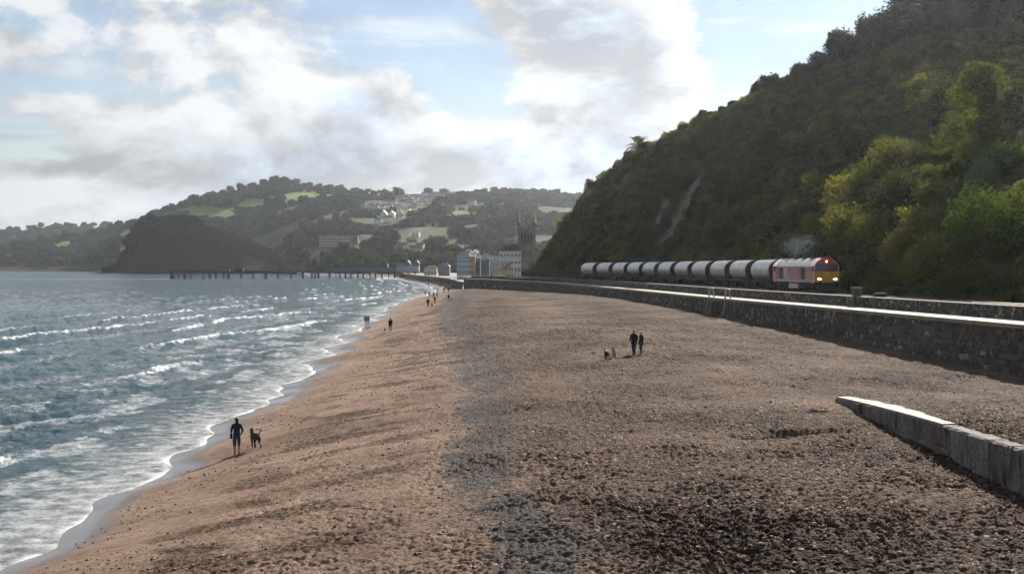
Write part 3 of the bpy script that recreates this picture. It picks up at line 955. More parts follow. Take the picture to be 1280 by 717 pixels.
def cover():
    rng = np.random.default_rng(5)
    X, Y, Z, S = slope_points(13500, rng)
    U, V = proj(X, Y, Z)
    ok = (bare_mask(X, Y, Z) < .3) & (U > 590) & (U < 1520)
    X, Y, Z, S = X[ok], Y[ok], Z[ok], S[ok]
    n = len(X)
    big = fbm(X / 16, Y / 16, 3, 101)
    sc = (.9 + 1.5 * rng.random(n) ** 1.6) * (1 + .7 * big) * (.85 + .4 * sstep(Y, 300, 500))
    sc = np.clip(sc * (1 - .38 * (1 - sstep(Y, 170, 260))), .5, 3.4)
    ix = rng.integers(0, 2, n)
    pick = fbm(X / 11, Y / 18, 3, 103) + .22 * rng.normal(size=n)
    ix = np.where(pick > .20, 2, ix); ix = np.where(pick < -.26, 3, ix)
    near = (1 - sstep(U[ok], 1180, 1000) if False else sstep(U[ok], 985, 1080)) * (1 - sstep(S, .55, .8))
    lowgreen = (rng.random(n) < .55 * near + .30 * (1 - sstep(S, .02, .12)))
    ix = np.where(lowgreen, 4 + (rng.random(n) < .4), ix)
    rot = np.stack([rng.normal(size=n) * .15, rng.normal(size=n) * .15 - .35, rng.random(n) * 6.283], -1)
    scl = np.stack([sc, sc, sc * (.7 + .5 * rng.random(n))], -1)
    scatter('hillside_scrub', np.stack([X, Y, Z - .3 * sc], -1), scl, rot, ix, SCRUB, 'dense dark scrub and ivy covering the cliff above the railway', 'scrub')


cover()


def hill_cast(px, py):
    """where the line of sight through a photo pixel meets the slope"""
    d = np.hypot(SCREEN[0] - px, SCREEN[1] - py) + (SS > 1.1) * 1e3
    front = np.where(d < 6, HYv, 1e9)
    k = np.unravel_index(np.argmin(front) if front.min() < 1e8 else np.argmin(d), d.shape)
    return Vector((float(HX[k]), float(HYv[k]), float(HZ[k])))


# ------------------------------------------------------------------ shrubs and trees that stand out
def trunk_mesh(rng, h, r, lobes, name='trunk'):
    b = MB()
    top = Vector((rng.normal() * .04 * h, rng.normal() * .04 * h, h))
    midp = top * .5 + Vector((rng.normal() * .05 * h, rng.normal() * .05 * h, 0))
    b.tube([(0, 0, -.4), midp * .5, midp, top], [r * 1.25, r, r * .8, r * .4], 7)
    for l in lobes[:9]:
        e = Vector(l[:3]); s = midp.lerp(top, min(1, max(0, (e.z - h * .45) / h)))
        if (e - s).length > .3:
            b.tube([s, s.lerp(e, .5) + Vector((0, 0, .06 * h)), e], [r * .5, r * .32, r * .12], 5)
    return b.mesh(name, BARK)


def plant(name, loc, size, lobes, nleaf, leaf, lm, seed, label, cat, group=None, rz=0, trunk_h=.5, trunk_r=.05, tips=.1, crown='crown', scale=(1, 1, 1)):
    """size: half-width in metres; lobes in units of it"""
    rg = np.random.default_rng(seed)
    L = [tuple(c * size for c in l) for l in lobes]
    V, Q = leaf_cloud(rg, L, nleaf, leaf, tips=tips)
    root = empty(name, loc, rz); root.scale = scale
    part('trunk', trunk_mesh(rg, trunk_h * size, trunk_r * size, L), root)
    part(crown, cloud_mesh(crown, V, Q, lm), root)
    return tag(root, label, cat, group)


def dome(rng, k=9, h=1.0):
    L = [(0, 0, .45 * h, .8, .8, .5 * h)]
    for i in range(k):
        a = i / k * 6.283 + rng.random() * .5; r = .45 + .2 * rng.random(); q = .3 + .15 * rng.random()
        L.append((math.cos(a) * r, math.sin(a) * r, (.3 + .55 * rng.random()) * h, q, q, q * h))
    L.append((0, 0, .85 * h, .4, .4, .25 * h))
    return L


def tall(rng, k=16, h=3.0, w=.8):
    L = []
    for i in range(k):
        z = .5 + (h - .8) * (i / (k - 1)); wd = w * (1 - .55 * abs(i / (k - 1) - .42) * 1.6)
        a = rng.random() * 6.283; r = wd * (.25 + .55 * rng.random()); q = .26 + .2 * rng.random()
        L.append((math.cos(a) * r, math.sin(a) * r, z, q, q, q * 1.15))
    return L


B = [  # centre px, base py, half width px, height/width, leaf material, label
    (1062, 262, 34, 1.15, LEAF_OLIVE, 'broad olive shrub on mid slope right of the smoke, top edge catching sun'),
    (1128, 268, 42, 1.15, LEAF_DARK, 'largest dark domed shrub in the middle of the right-hand slope'),
    (1055, 312, 29, 1.5, LEAF_OLIVE, 'yellowish upright shrub directly above and right of the locomotive'),
    (1114, 206, 31, .95, LEAF_OLIVE, 'rounded brown-tinged shrub high on the right slope below the shaded wood'),
    (1216, 200, 23, 1.1, LEAF_MID, 'small round green shrub just below the tall light green tree'),
    (1175, 262, 30, 1.1, LEAF_MID, 'spreading green shrub between the largest domed shrub and the pale one'),
    (1232, 330, 46, 1.6, LEAF_DEEP, 'big deep green bush near the right edge above the parapet'),
    (1122, 338, 22, 1.75, LEAF_OLIVE, 'open shrub with orange-tinted leaves standing in front of the slope'),
    (1085, 345, 16, 1.2, LEAF_DEEP, 'small dark rounded bush low on the slope right of the locomotive'),
    (1062, 358, 15, 1.0, LEAF_LIME, 'bright yellow-green bush beside the nose of the locomotive'),
    (1104, 360, 20, .75, LEAF_LIME, 'low lime green bush behind the stone pillar'),
    (1140, 352, 22, 1.2, LEAF_MID, 'mid green bush behind the parapet, right of the orange-tinted shrub'),
    (1166, 345, 28, 1.55, LEAF_LIME, 'pale feathery green bush left of the deep green one'),
    (1230, 232, 20, 1.6, LEAF_TEAL, 'pale grey-green shrub on the slope under the tall light tree'),
    (1262, 288, 24, 1.9, LEAF_MID, 'yellow-flecked bush at the right edge above the deep green one'),
    (1200, 366, 26, 1.0, LEAF_DARK, 'low dark bush right behind the parapet near the right edge'),
    (1252, 368, 30, 1.0, LEAF_DARK, 'low shadowed bush behind the parapet in the right corner'),
    (1000, 270, 24, 1.0, LEAF_DARK, 'dark shrub on the slope high above the last wagon'),
    (1020, 318, 17, 1.2, LEAF_MID, 'green shrub close behind the locomotive roof'),
    (985, 318, 18, 1.1, LEAF_DARK, 'dark bush behind the joint of locomotive and first wagon'),
    (950, 325, 16, .9, LEAF_MID, 'low green bush behind the second wagon'),
    (1180, 130, 26, 1.2, LEAF_RIDGE, 'dark shrub left of the tall light green tree'),
    (1150, 205, 22, 1.1, LEAF_OLIVE, 'olive shrub left of the small round green one'),
    (1262, 160, 20, 2.2, LEAF_RIDGE, 'dark upright shrub right of the tall light green tree'),
    (900, 300, 15, 1.0, LEAF_DARK, 'dark shrub low on the cliff above the middle wagons'),
    (862, 215, 14, .9, LEAF_OLIVE, 'olive shrub on the upper cliff above the bare scars'),
    (920, 190, 20, .8, LEAF_DARK, 'dark shrub on the upper cliff right of the bare scars'),
    (788, 262, 12, .9, LEAF_OLIVE, 'olive shrub beside the small left scar of the cliff'),
    (1000, 190, 24, .8, LEAF_RIDGE, 'dark shrub in the shaded upper wood'),
    (1030, 238, 24, 1.0, LEAF_OLIVE, 'olive shrub left of the broad olive one, sunlit along its top'),
    (1090, 300, 26, 1.2, LEAF_MID, 'green shrub between the yellowish upright one and the orange-tinted one'),
    (1150, 305, 28, 1.3, LEAF_OLIVE, 'olive shrub uphill of the orange-tinted one'),
    (1195, 290, 28, 1.2, LEAF_MID, 'green shrub left of the big deep green bush'),
    (1090, 232, 26, 1.0, LEAF_MID, 'green shrub between the broad olive one and the largest dome'),
    (1165, 232, 24, 1.0, LEAF_OLIVE, 'olive shrub above the spreading green one'),
    (1200, 232, 24, 1.1, LEAF_DEEP, 'deep green shrub left of the pale grey-green one'),
    (1255, 215, 24, 1.4, LEAF_DEEP, 'deep green shrub at the right edge beside the pale grey-green one'),
    (1022, 290, 22, 1.1, LEAF_OLIVE, 'olive shrub in the smoke above the locomotive'),
    (970, 290, 20, .9, LEAF_MID, 'green shrub on the slope above the first wagon'),
    (1070, 190, 24, .9, LEAF_DARK, 'dark shrub uphill of the broad olive one'),
    (1040, 340, 14, 1.2, LEAF_MID, 'small green bush behind the locomotive cab'),
]
for i, (px, py, hw, asp, lm, lab) in enumerate(B):
    p = hill_cast(px, py)
    if py > 340:
        yv = max(float(p.y), 118.0)
    mpp = p.y / F
    size = hw * mpp * 1.25
    rg = np.random.default_rng(400 + i)
    n = int(np.clip(2600 * (hw / 25.0) ** 1.5, 1800, 5200))
    plant('bush', p + Vector((0, 0, -.15 * size)), size, dome(rg, 10, asp), n, float(np.clip(.16 + .05 * size / 3, .16, .3)), lm, 600 + i, lab, 'bush', 'bushes standing out on the cliff slope', tips=.16)

p = hill_cast(1222, 192)
rg = np.random.default_rng(77)
sz = 30 * p.y / F
plant('tall_tree', p, sz, tall(rg, 34, 3.9, 1.55) + [(-1.3, -.3, .9, .5, .5, .5), (-1.7, -.2, .5, .42, .42, .4), (-.9, 0, 1.5, .5, .5, .5)], 9000, .26, LEAF_LIME, 78, 'tall light green tree rising out of the right-hand slope', 'tree', trunk_h=2.8, trunk_r=.06)

# trees along the brow, against the sky
def brow(px):
    """the point of the slope that makes the skyline in one direction"""
    v = np.where((np.abs(SCREEN[0] - px) < 3) & (SS < 1.3), SCREEN[1], 1e9)
    k = np.unravel_index(np.argmin(v), v.shape)
    return Vector((float(HX[k]), float(HYv[k]), float(HZ[k])))


R = [(735, 231, 11, 1.5), (744, 232, 7, 1.2), (807, 196, 11, .9), (876, 146, 9, 1.5), (889, 145, 7, 1.2), (858, 158, 6, 1.1), (942, 126, 9, 2.0), (960, 116, 9, 1.3), (985, 106, 10, 1.2), (1003, 98, 11, 1.3),
     (1025, 90, 12, 1.6), (1048, 84, 13, 2.0), (1066, 74, 13, 2.2), (1086, 66, 14, 2.2), (1108, 62, 15, 2.6), (1128, 58, 16, 2.9), (1150, 56, 15, 2.6), (1170, 54, 16, 2.8), (1192, 50, 15, 2.4),
     (1212, 46, 16, 2.2), (1235, 44, 20, 2.6), (1262, 42, 20, 2.8), (920, 132, 7, .9), (905, 138, 6, .9), (1290, 44, 20, 2.6)]
RL = ['lone dark tree leaning out from the far left brow of the cliff', 'small tree beside the leaning one on the left brow', 'dark bushy tree right of the palm on the brow', 'dark tree on the brow halfway along the skyline', 'small tree right of the halfway one on the brow',
      'small shrubby tree left of the halfway tree on the brow', 'slim upright tree standing clear on the brow beside the big cloud']
rank = {i: k for k, i in enumerate(sorted(range(len(RL), len(R)), key=lambda q: R[q][0]))}
for i, (px, py, hw, asp) in enumerate(R):
    P0 = brow(px)
    size = hw * P0.y / F * (1.0 if i < 7 else 1.55)
    asp = asp if i < 7 else asp * (.58, .85, .7, .95)[i % 4]
    rg = np.random.default_rng(800 + i)
    lob = tall(rg, 13, 2.0 * asp * .62, .85) if asp > 1.4 and i < 7 else dome(rg, 12, asp)
    lab = RL[i] if i < len(RL) else ORD[rank[i]] + ' tree from the left in the row crowning the upper right skyline'
    plant('ridge_tree', P0 + Vector((0, 0, -.3)), size, lob, 2600 if i < 7 else 6500, .27 if i < 7 else .34, LEAF_RIDGE, 900 + i, lab, 'tree', 'trees along the cliff brow', trunk_h=.9 * asp, trunk_r=.06, tips=.24)

# palm on the brow
P0 = brow(795)
palm = empty('palm_tree', P0 + Vector((0, 0, -1.0))); palm.scale = (1.35, 1.35, 1.35)
tag(palm, 'palm with a spray of arching fronds on the brow of the cliff', 'palm')
pb = MB(); pb.tube([(0, 0, -.5), (.1, 0, 1.2), (.05, .1, 2.6)], [.42, .36, .3], 9); pb.build('trunk', BARK, palm)
M_PALM = leaf_mat('palm_frond', (.02, .028, .01), (.05, .06, .02), None, .3)
fr_ = MB()
for sgn in (-1, 1):
    for j in range(16):
        tt = .1 + .9 * j / 15
        x = 3.3 * tt; z = 1.5 * math.sin(tt * 2.3) - .9 * tt * tt
        l = .85 * math.sin(math.pi * min(.98, tt * .85 + .1)) + .12
        fr_.add([(x, 0, z), (x + .14, 0, z), (x + .45, sgn * l, z - .30 * l), (x + .30, sgn * l * .9, z - .28 * l)], [(0, 1, 2, 3)])
fr_.tube([(3.3 * k / 8, 0, 1.5 * math.sin(k / 8 * 2.3) - .9 * (k / 8) ** 2) for k in range(9)], [.05 * (1 - k / 9.5) for k in range(9)], 4)
frm = fr_.mesh('frond', M_PALM)
for j in range(22):
    part('frond', frm, palm, (0, 0, 2.5), (random.uniform(-.2, .2), -.75 + 1.2 * (j % 3) / 2 + random.uniform(-.15, .15), j * 2.39996), (random.uniform(.85, 1.05),) * 3)

# clump of trees at the foot of the far end of the cliff
for i, (px, py, hw, asp, lm, lab) in enumerate(((672, 338, 13, 1.5, LEAF_DEEP, 'dark green tree at the far foot of the cliff nearest the houses'), (688, 338, 14, 2.0, LEAF_DEEP, 'tall dense green tree where the far cliff meets the railway'),
                                                (660, 341, 9, 1.4, LEAF_MID, 'small round green tree beside the white seafront house'), (704, 340, 12, 1.6, LEAF_DARK, 'dark tree at the cliff foot behind the netting fence'))):
    Yt = 560 - i * 12
    size = hw * Yt / F
    plant('tree', ((px - U0) / F * Yt, Yt, 5.0), size, dome(np.random.default_rng(950 + i), 12, asp), 3600, .34, lm, 960 + i, lab, 'tree', 'trees at the far foot of the cliff', trunk_h=.8, tips=.15)
Yt = 455
plant('bush', ((638 - U0) / F * Yt, Yt, 5.5), 7 * Yt / F, dome(np.random.default_rng(5), 8, .8), 1500, .22, LEAF_TAN, 971, 'tan dry-leaved bush behind the parapet near the wall end', 'bush', trunk_h=.5)

# ================================================================== ACROSS THE BAY: hills, headland, town, pier
def hill_mat(name, wood, field, rock):
    m, t = mat(name)
    pos = t.n('ShaderNodeNewGeometry').outputs['Position']
    fa, ra = t.attr('field'), t.attr('rock')
    n1 = t.noise(pos, .012, 6, .6); n2 = t.noise(pos, .07, 6, .65)
    c = t.mix(t.ramp(n1, .35, .65), wood, tuple(x * 1.7 for x in wood))
    c = t.mix(fa, c, t.mix(t.ramp(n1, .3, .7), field, tuple(x * .75 for x in field)))
    st = t.noise(t.mapv(pos, (1, 1, 3.5)), .03, 6, .7)
    c = t.mix(ra, c, t.mix(t.ramp(st, .35, .65), rock, tuple(x * .5 for x in rock)))
    p = t.n('ShaderNodeBsdfPrincipled', {'Base Color': c, 'Roughness': 1.0, 'Specular IOR Level': .1, 'Normal': bump(t, n2, .6, 4)})
    finish(t, p)
    return m


class Sheet:
    """a hill: for each bearing (photo column) a foot, a ridge on the skyline and ground behind it"""
    def __init__(s, name, us, sky, zfoot, yfoot, yridge, label, cat, m, pw=1.0, rough=6., cell=120., fields=(), rockf=None, back=.35, rows=46):
        us = np.asarray(us, float); s.us = us
        ysk = curve(sky)(us)
        Yf = curve(yfoot)(us); Yr = curve(yridge)(us)
        zr = CAMZ + (V0 - ysk) * Yr / F
        T = np.concatenate([np.linspace(0, 1, rows), np.linspace(1.03, 1 + back, 8)])
        TT = np.repeat(T[:, None], len(us), 1)
        Y = Yf + (Yr - Yf) * TT
        X = (us - U0) / F * Y
        tc = np.clip(TT, 0, 1)
        z = zfoot + (zr - zfoot) * tc ** pw - np.clip(TT - 1, 0, 1) * (zr - zfoot) * .6
        z = z + rough * fbm(X / cell, Y / cell, 4, 120) * np.sin(np.pi * tc) + rough * .12 * fbm(X / (cell * .2), Y / (cell * .2), 3, 121) * sstep(tc, .05, .3)
        s.X, s.Y, s.Z, s.T = X, Y, z, TT
        s.U, s.V = proj(X, Y, z)
        fm = np.zeros_like(z)
        for poly in fields:
            fm = np.maximum(fm, s.inside(poly, s.U + 2.5 * perlin(s.U / 9, s.V / 5, 130), s.V + 1.2 * perlin(s.U / 8, s.V / 8, 131)))
        s.f = fm
        rk = rockf(s.U, s.V, TT) if rockf else np.zeros_like(z)
        s.o = np_mesh(name, np.stack([X, Y, z], -1).reshape(-1, 3), grid_quads(*X.shape), m, True, {'field': fm, 'rock': rk})
        tag(s.o, label, cat, kind='structure')

    @staticmethod
    def inside(poly, U, V):
        c = np.zeros(U.shape, bool)
        n = len(poly)
        for i in range(n):
            (x1, y1), (x2, y2) = poly[i], poly[(i + 1) % n]
            hit = ((y1 > V) != (y2 > V)) & (U < (x2 - x1) * (V - y1) / (y2 - y1 + 1e-9) + x1)
            c ^= hit
        return c.astype(float)

    def at(s, px, py):
        j = int(np.argmin(np.abs(s.us - px)))
        v = s.V[:46, j]
        k = int(np.argmin(np.abs(v - py)))
        return Vector((float(s.X[k, j]), float(s.Y[k, j]), float(s.Z[k, j])))


WOODC, FIELDC, ROCKC = (.040, .046, .016), (.125, .185, .035), (.045, .032, .028)
H_MAT = hill_mat('hill_ground', WOODC, FIELDC, ROCKC)
far_hill = Sheet('far_hill', np.arange(-210, 330, 3.0), [(-210, 300), (-100, 294), (8, 289), (60, 286), (100, 285), (140, 283), (170, 282), (200, 284), (330, 290)], 0, [(-210, 4600), (330, 4600)], [(-210, 5600), (330, 5400)],
                 'hazy wooded hill farthest away at the left', 'hill', H_MAT, rough=14, cell=420)
coast_hill = Sheet('coast_hill', np.arange(-210, 262, 2.5), [(-210, 318), (-100, 312), (8, 309), (40, 303), (70, 297), (100, 295), (128, 290), (150, 283), (170, 279), (195, 273), (225, 262), (262, 252)], 0, [(-210, 3300), (150, 3150), (262, 2700)], [(-210, 4000), (150, 3900), (262, 3500)],
                   'hazy coastal hill with grassy patches between headland and farthest hill', 'hill', H_MAT, pw=.8, rough=12, cell=300,
                   fields=(((60, 306), (92, 301), (92, 305), (70, 310)), ((24, 315), (40, 311), (42, 316), (30, 318))), rockf=lambda U, V, T: .7 * (1 - sstep(T, .06, .16)))
FIELDS = (((212, 266), (235, 258), (262, 257), (285, 262), (298, 268), (296, 275), (270, 277), (262, 274), (240, 270)),
          ((296, 252), (310, 247), (345, 250), (330, 262), (300, 262)),
          ((338, 246), (372, 241), (400, 240), (414, 245), (400, 252), (360, 254)), ((425, 243), (442, 242), (440, 247), (428, 247)),
          ((392, 333), (415, 325), (440, 322), (446, 325), (435, 334), (405, 337)), ((509, 291), (524, 287), (527, 292), (515, 294)),
          ((540, 276), (560, 265), (590, 264), (615, 268), (600, 276), (575, 281)), ((325, 318), (342, 312), (346, 318), (330, 324)), ((616, 284), (634, 283), (634, 287), (618, 288)))
main_hill = Sheet('town_hill', np.arange(150, 800, 2.5), [(150, 282), (176, 277), (195, 268), (215, 261), (240, 253), (262, 247), (290, 240), (315, 236), (340, 232), (362, 232), (385, 236), (440, 241), (500, 244), (540, 244), (600, 243), (640, 243), (690, 245), (720, 249), (760, 254), (800, 258)],
                  2.5, [(150, 2300), (330, 2150), (400, 1650), (470, 1450), (560, 1350), (800, 1350)], [(150, 3300), (330, 3200), (560, 3000), (800, 2900)],
                  'broad green hill with fields, woods and houses behind the town', 'hill', H_MAT, pw=1.0, rough=12, cell=260, fields=FIELDS)
headland = Sheet('headland', np.arange(136, 372, 1.5), [(136, 341), (146, 338), (154, 331), (161, 318), (167, 302), (173, 286), (177, 278), (184, 275), (200, 275), (235, 276), (252, 283), (262, 288), (285, 297), (305, 303), (325, 313), (342, 318), (352, 326), (358, 333), (372, 338)],
                 0, [(136, 2210), (170, 2110), (240, 2060), (330, 2040), (372, 2080)], [(136, 2260), (170, 2180), (240, 2150), (330, 2130), (372, 2130)],
                 'dark red wooded headland falling sheer to the sea', 'headland', hill_mat('headland_ground', (.016, .021, .010), FIELDC, (.018, .012, .012)), pw=.72, rough=9, cell=55,
                 rockf=lambda U, V, T: 1 - sstep(T + .12 * perlin(U / 9, V / 9, 133), .45, .75), back=4.0)

# skerry at the headland's foot
sk = MB()
for i in range(14):
    x = 120 + i * 3.4; Yv = 2120; X0 = (x - U0) / F * Yv
    hgt = random.uniform(.8, 2.4) if i != 2 else 3.2
    sk.add([(X0 - 5, Yv - 4, -1), (X0 + 5, Yv - 4, -1), (X0 + 4, Yv + 5, -1), (X0 - 4, Yv + 5, -1), (X0 + random.uniform(-2, 2), Yv, hgt)], [(0, 1, 4), (1, 2, 4), (2, 3, 4), (3, 0, 4)])
tag(sk.build('rocks', simple('wet_rock', (.03, .025, .022), .6)), 'low dark rocks at the foot of the headland', 'rocks', kind='structure')

WHITE = simple('white_render', (.80, .79, .76), .8, var=.1, scale=.2)
CREAM = simple('cream_render', (.62, .55, .42), .8, var=.1, scale=.2)
YELLOW = simple('yellow_render', (.62, .47, .20), .8, var=.1, scale=.2)
BLUE = simple('blue_render', (.40, .52, .66), .8, var=.1, scale=.2)
PALEBLUE = simple('pale_blue_render', (.60, .66, .72), .8, var=.1, scale=.2)
GREYR = simple('grey_render', (.22, .22, .23), .8, var=.15, scale=.2)
BRICK = simple('red_brick', (.24, .12, .09), .9, var=.2, scale=.3)
SLATE = simple('slate_roof', (.075, .075, .085), .55, var=.25, scale=.4)
TILE = simple('clay_tile_roof', (.20, .105, .07), .8, var=.25, scale=.4)
PALEROOF = simple('pale_roof', (.48, .49, .52), .35, var=.1, scale=.4)
GLASS = simple('window_glass', (.03, .035, .045), .08, var=.2, scale=.5, spec=.8)
TIMB = simple('dark_timber', (.045, .038, .032), .8, var=.3, scale=1.0)
STONE_C = simple('church_stone', (.17, .16, .15), .9, var=.25, scale=.3, bmp=.5, bdist=.2)


LOOSE = [(594, 291, 10, WHITE, SLATE, 'white gabled cottage alone among trees right of the olive field'), (604, 287, 8, WHITE, SLATE, 'small pale cottage uphill of the lone white cottage'), (458, 303, 16, WHITE, PALEROOF, 'long white house right of the brick flats'),
         (470, 301, 11, CREAM, SLATE, 'cream house at the right end of the long white one'), (432, 311, 14, WHITE, SLATE, 'white house just below the brick flats'), (503, 311, 14, CREAM, TILE, 'cream villa at the left of the pale villa cluster'), (514, 309, 15, WHITE, SLATE, 'tallest white villa in the pale villa cluster'),
         (525, 312, 12, WHITE, SLATE, 'white villa at the right of the pale villa cluster'), (498, 316, 13, GREYR, SLATE, 'grey low house below the pale villa cluster'), (520, 318, 18, CREAM, SLATE, 'long low cream house below the pale villa cluster'), (473, 278, 11, WHITE, SLATE, 'white house below the left end of the gabled row'),
         (486, 279, 12, WHITE, SLATE, 'white house below the middle of the gabled row'), (500, 276, 12, CREAM, TILE, 'cream house below the gabled row with clay roof'), (512, 277, 11, WHITE, SLATE, 'white house below the right end of the gabled row'), (547, 284, 9, CREAM, SLATE, 'cream cottage under the olive field'),
         (536, 283, 9, WHITE, SLATE, 'white cottage left of the cream one under the olive field'), (472, 289, 12, GREYR, SLATE, 'grey house between woods above the long white house'), (520, 297, 11, WHITE, PALEROOF, 'pale house right of the small bright lawn'), (632, 251, 10, WHITE, SLATE, 'white house high on the right of the crest'),
         (590, 256, 12, CREAM, SLATE, 'cream house at the right end of the upper rows'), (600, 258, 10, WHITE, SLATE, 'white house beside the cream one right of the upper rows'), (360, 322, 12, GREYR, SLATE, 'grey house at the foot of the headland slope'), (385, 318, 12, BRICK, SLATE, 'brick house left of the bright lawn'), (372, 328, 11, CREAM, SLATE, 'cream house at the waterside left of the bright lawn'), (573, 318, 17, WHITE, PALEROOF, 'white house in the trees just above the hotel at the left')]
# ------------------------------------------------------------------ woods: crowns on the far hills
def crown_mesh(seed, n=230, sz=.36):
    rg = np.random.default_rng(seed)
    V, Q = leaf_cloud(rg, dome(rg, 7, 1.05), n, sz, 1.4, .35)
    return cloud_mesh('far_crown', V, Q, LEAF_FAR)


FARC = [crown_mesh(300 + i) for i in range(5)]
# closed lumpy crowns under the leaves so that far woods read solid
def blob_mesh(seed):
    rg = np.random.default_rng(seed)
    bm = bmesh.new(); bmesh.ops.create_icosphere(bm, subdivisions=3, radius=1)
    for v in bm.verts:
        d = v.co.normalized()
        k = 1 + .16 * math.sin(d.x * 6 + seed) * math.sin(d.y * 5 + 2 * seed) + .12 * math.sin(d.z * 9 + d.x * 7 + seed) + rg.normal() * .035
        v.co = Vector((d.x * .86, d.y * .86, d.z * .62)) * k + Vector((0, 0, .5))
    me = bpy.data.meshes.new('far_crown_core'); bm.to_mesh(me); bm.free()
    me.materials.append(LEAF_FAR)
    return me


def join(a, b, lm=None):
    bm = bmesh.new(); bm.from_mesh(a); bm.from_mesh(b)
    me = bpy.data.meshes.new('far_crown'); bm.to_mesh(me); bm.free(); me.materials.append(lm or LEAF_FAR)
    return me


LEAF_NESS = leaf_mat('leaf_headland', (.007, .011, .004), (.016, .022, .008), None, .15)
NESSC = [join(FARC[i], blob_mesh(310 + i), LEAF_NESS) for i in range(5)]
for m_ in NESSC:
    m_.materials.clear(); m_.materials.append(LEAF_NESS)
FARC = [join(FARC[i], blob_mesh(310 + i)) for i in range(5)]
ROWS_PX = [((526, 242), (582, 242)), ((500, 246), (575, 245.5)), ((494, 249), (566, 248.5)), ((478, 253), (562, 251.5)), ((458, 256), (545, 254)), ((456, 260), (520, 258)), ((474, 271), (528, 268.5)), ((415, 268), (470, 266))]


def wood(sheet, n, size, seed, name, label, keepf=None, tmin=.02, tmax=1.02, crowns=None):
    rng = np.random.default_rng(seed)
    j = rng.integers(0, sheet.X.shape[1], n); i = rng.integers(0, 47, n)
    X, Y, Z, T, U, V, fl = (a[i, j] for a in (sheet.X, sheet.Y, sheet.Z, sheet.T, sheet.U, sheet.V, sheet.f))
    cl = fbm(X / 160, Y / 160, 3, seed)
    ok = (fl < .5) & (T >= tmin) & (T <= tmax) & (U > -200)
    if keepf is not None:
        ok &= keepf(U, V, T, cl)
    X, Y, Z = X[ok] + rng.normal(size=ok.sum()) * 4, Y[ok], Z[ok]
    m_ = len(X)
    s = size * (.55 + .75 * rng.random(m_) ** 1.4)
    scatter(name, np.stack([X, Y, Z - .15 * s], -1), np.stack([s, s, s * (.8 + .5 * rng.random(m_))], -1), np.stack([X * 0, X * 0, rng.random(m_) * 6.28], -1), rng.integers(0, 5, m_), crowns or FARC, label, 'woodland')


def town_clear(U, V, T, cl):
    d = np.full(U.shape, 1e3)
    for a, b in ROWS_PX:
        d = np.minimum(d, seg_dist(U, V, np.array(a), np.array(b)))
    for h_ in LOOSE:
        d = np.minimum(d, np.hypot(U - h_[0], (V - h_[1] - 1.5)) - h_[2] * .35)
    d = np.minimum(d, seg_dist(U, V, np.array((398, 312)), np.array((452, 312))) - 4)
    d = np.where(V > 300, d - .5, d)
    return (d > 2.6) & (cl > np.where(V < 256, -.12, -.02))


wood(main_hill, 5600, 10.5, 41, 'hillside_woods', 'woods and hedges over the hill behind the town', town_clear)
wood(headland, 2600, 6.0, 42, 'headland_woods', 'dark woods over the top of the headland', lambda U, V, T, c: (T > .52), tmin=.5, tmax=2, crowns=NESSC)
wood(coast_hill, 1800, 11.0, 43, 'coastal_woods', 'woods on the hazy coastal hill', lambda U, V, T, c: (c > -.3) & (T > .1))
wood(far_hill, 1600, 16.0, 44, 'far_woods', 'woods on the farthest hill', lambda U, V, T, c: (T > .5) | (c > 0))

FT_L = {0: 'round hedgerow tree alone on the left shoulder of the far green hill'}
ft = [(main_hill, x, 1.0, s) for x, s in ((216, 5), (232, 4), (240, 5), (262, 4.5), (287, 6), (301, 6), (316, 6), (330, 6.5), (343, 7), (356, 7), (371, 6), (388, 5), (401, 5), (426, 6), (445, 4.5), (459, 5), (474, 4), (534, 6.5), (556, 6.5), (598, 5), (606, 6), (618, 6), (630, 6), (648, 5), (668, 5))] + \
     [(far_hill, x, 1.0, s) for x, s in ((12, 4), (22, 4), (36, 4), (52, 5), (66, 4.5), (76, 4), (84, 5), (94, 4), (104, 4.5), (117, 4.5), (132, 5), (138, 4))]
FTM = []
for i in range(4):
    rg = np.random.default_rng(330 + i)
    tr = MB(); tr.tube([(0, 0, -.3), (0, 0, .9)], [.09, .06], 6)
    V, Q = leaf_cloud(rg, [(a, b, c + .55, d, e_, f) for a, b, c, d, e_, f in dome(rg, 7, .9)], 420, .26, 1.4, .6)
    FTM.append((tr.mesh('trunk', BARK), cloud_mesh('crown', V, Q, LEAF_FAR)))
for i, (sh, px, t_, hw) in enumerate(ft):
    j = int(np.argmin(np.abs(sh.us - px))); k = 45
    P0 = Vector((float(sh.X[k, j]), float(sh.Y[k, j]), float(sh.Z[k, j])))
    s = hw * P0.y / F * .95
    r_ = empty('skyline_tree', P0, random.random() * 6); r_.scale = (s, s, s * random.uniform(.85, 1.2))
    part('trunk', FTM[i % 4][0], r_); part('crown', FTM[i % 4][1], r_)
    if sh is far_hill:
        tag(r_, ORD[i - 25] + ' small hazy tree from the left on the farthest skyline', 'tree', 'trees on the farthest skyline')
    else:
        tag(r_, FT_L.get(i, ORD[i] + ' tree from the left breaking the skyline of the hill behind the town'), 'tree', None if i in FT_L else 'trees on the town hill skyline')

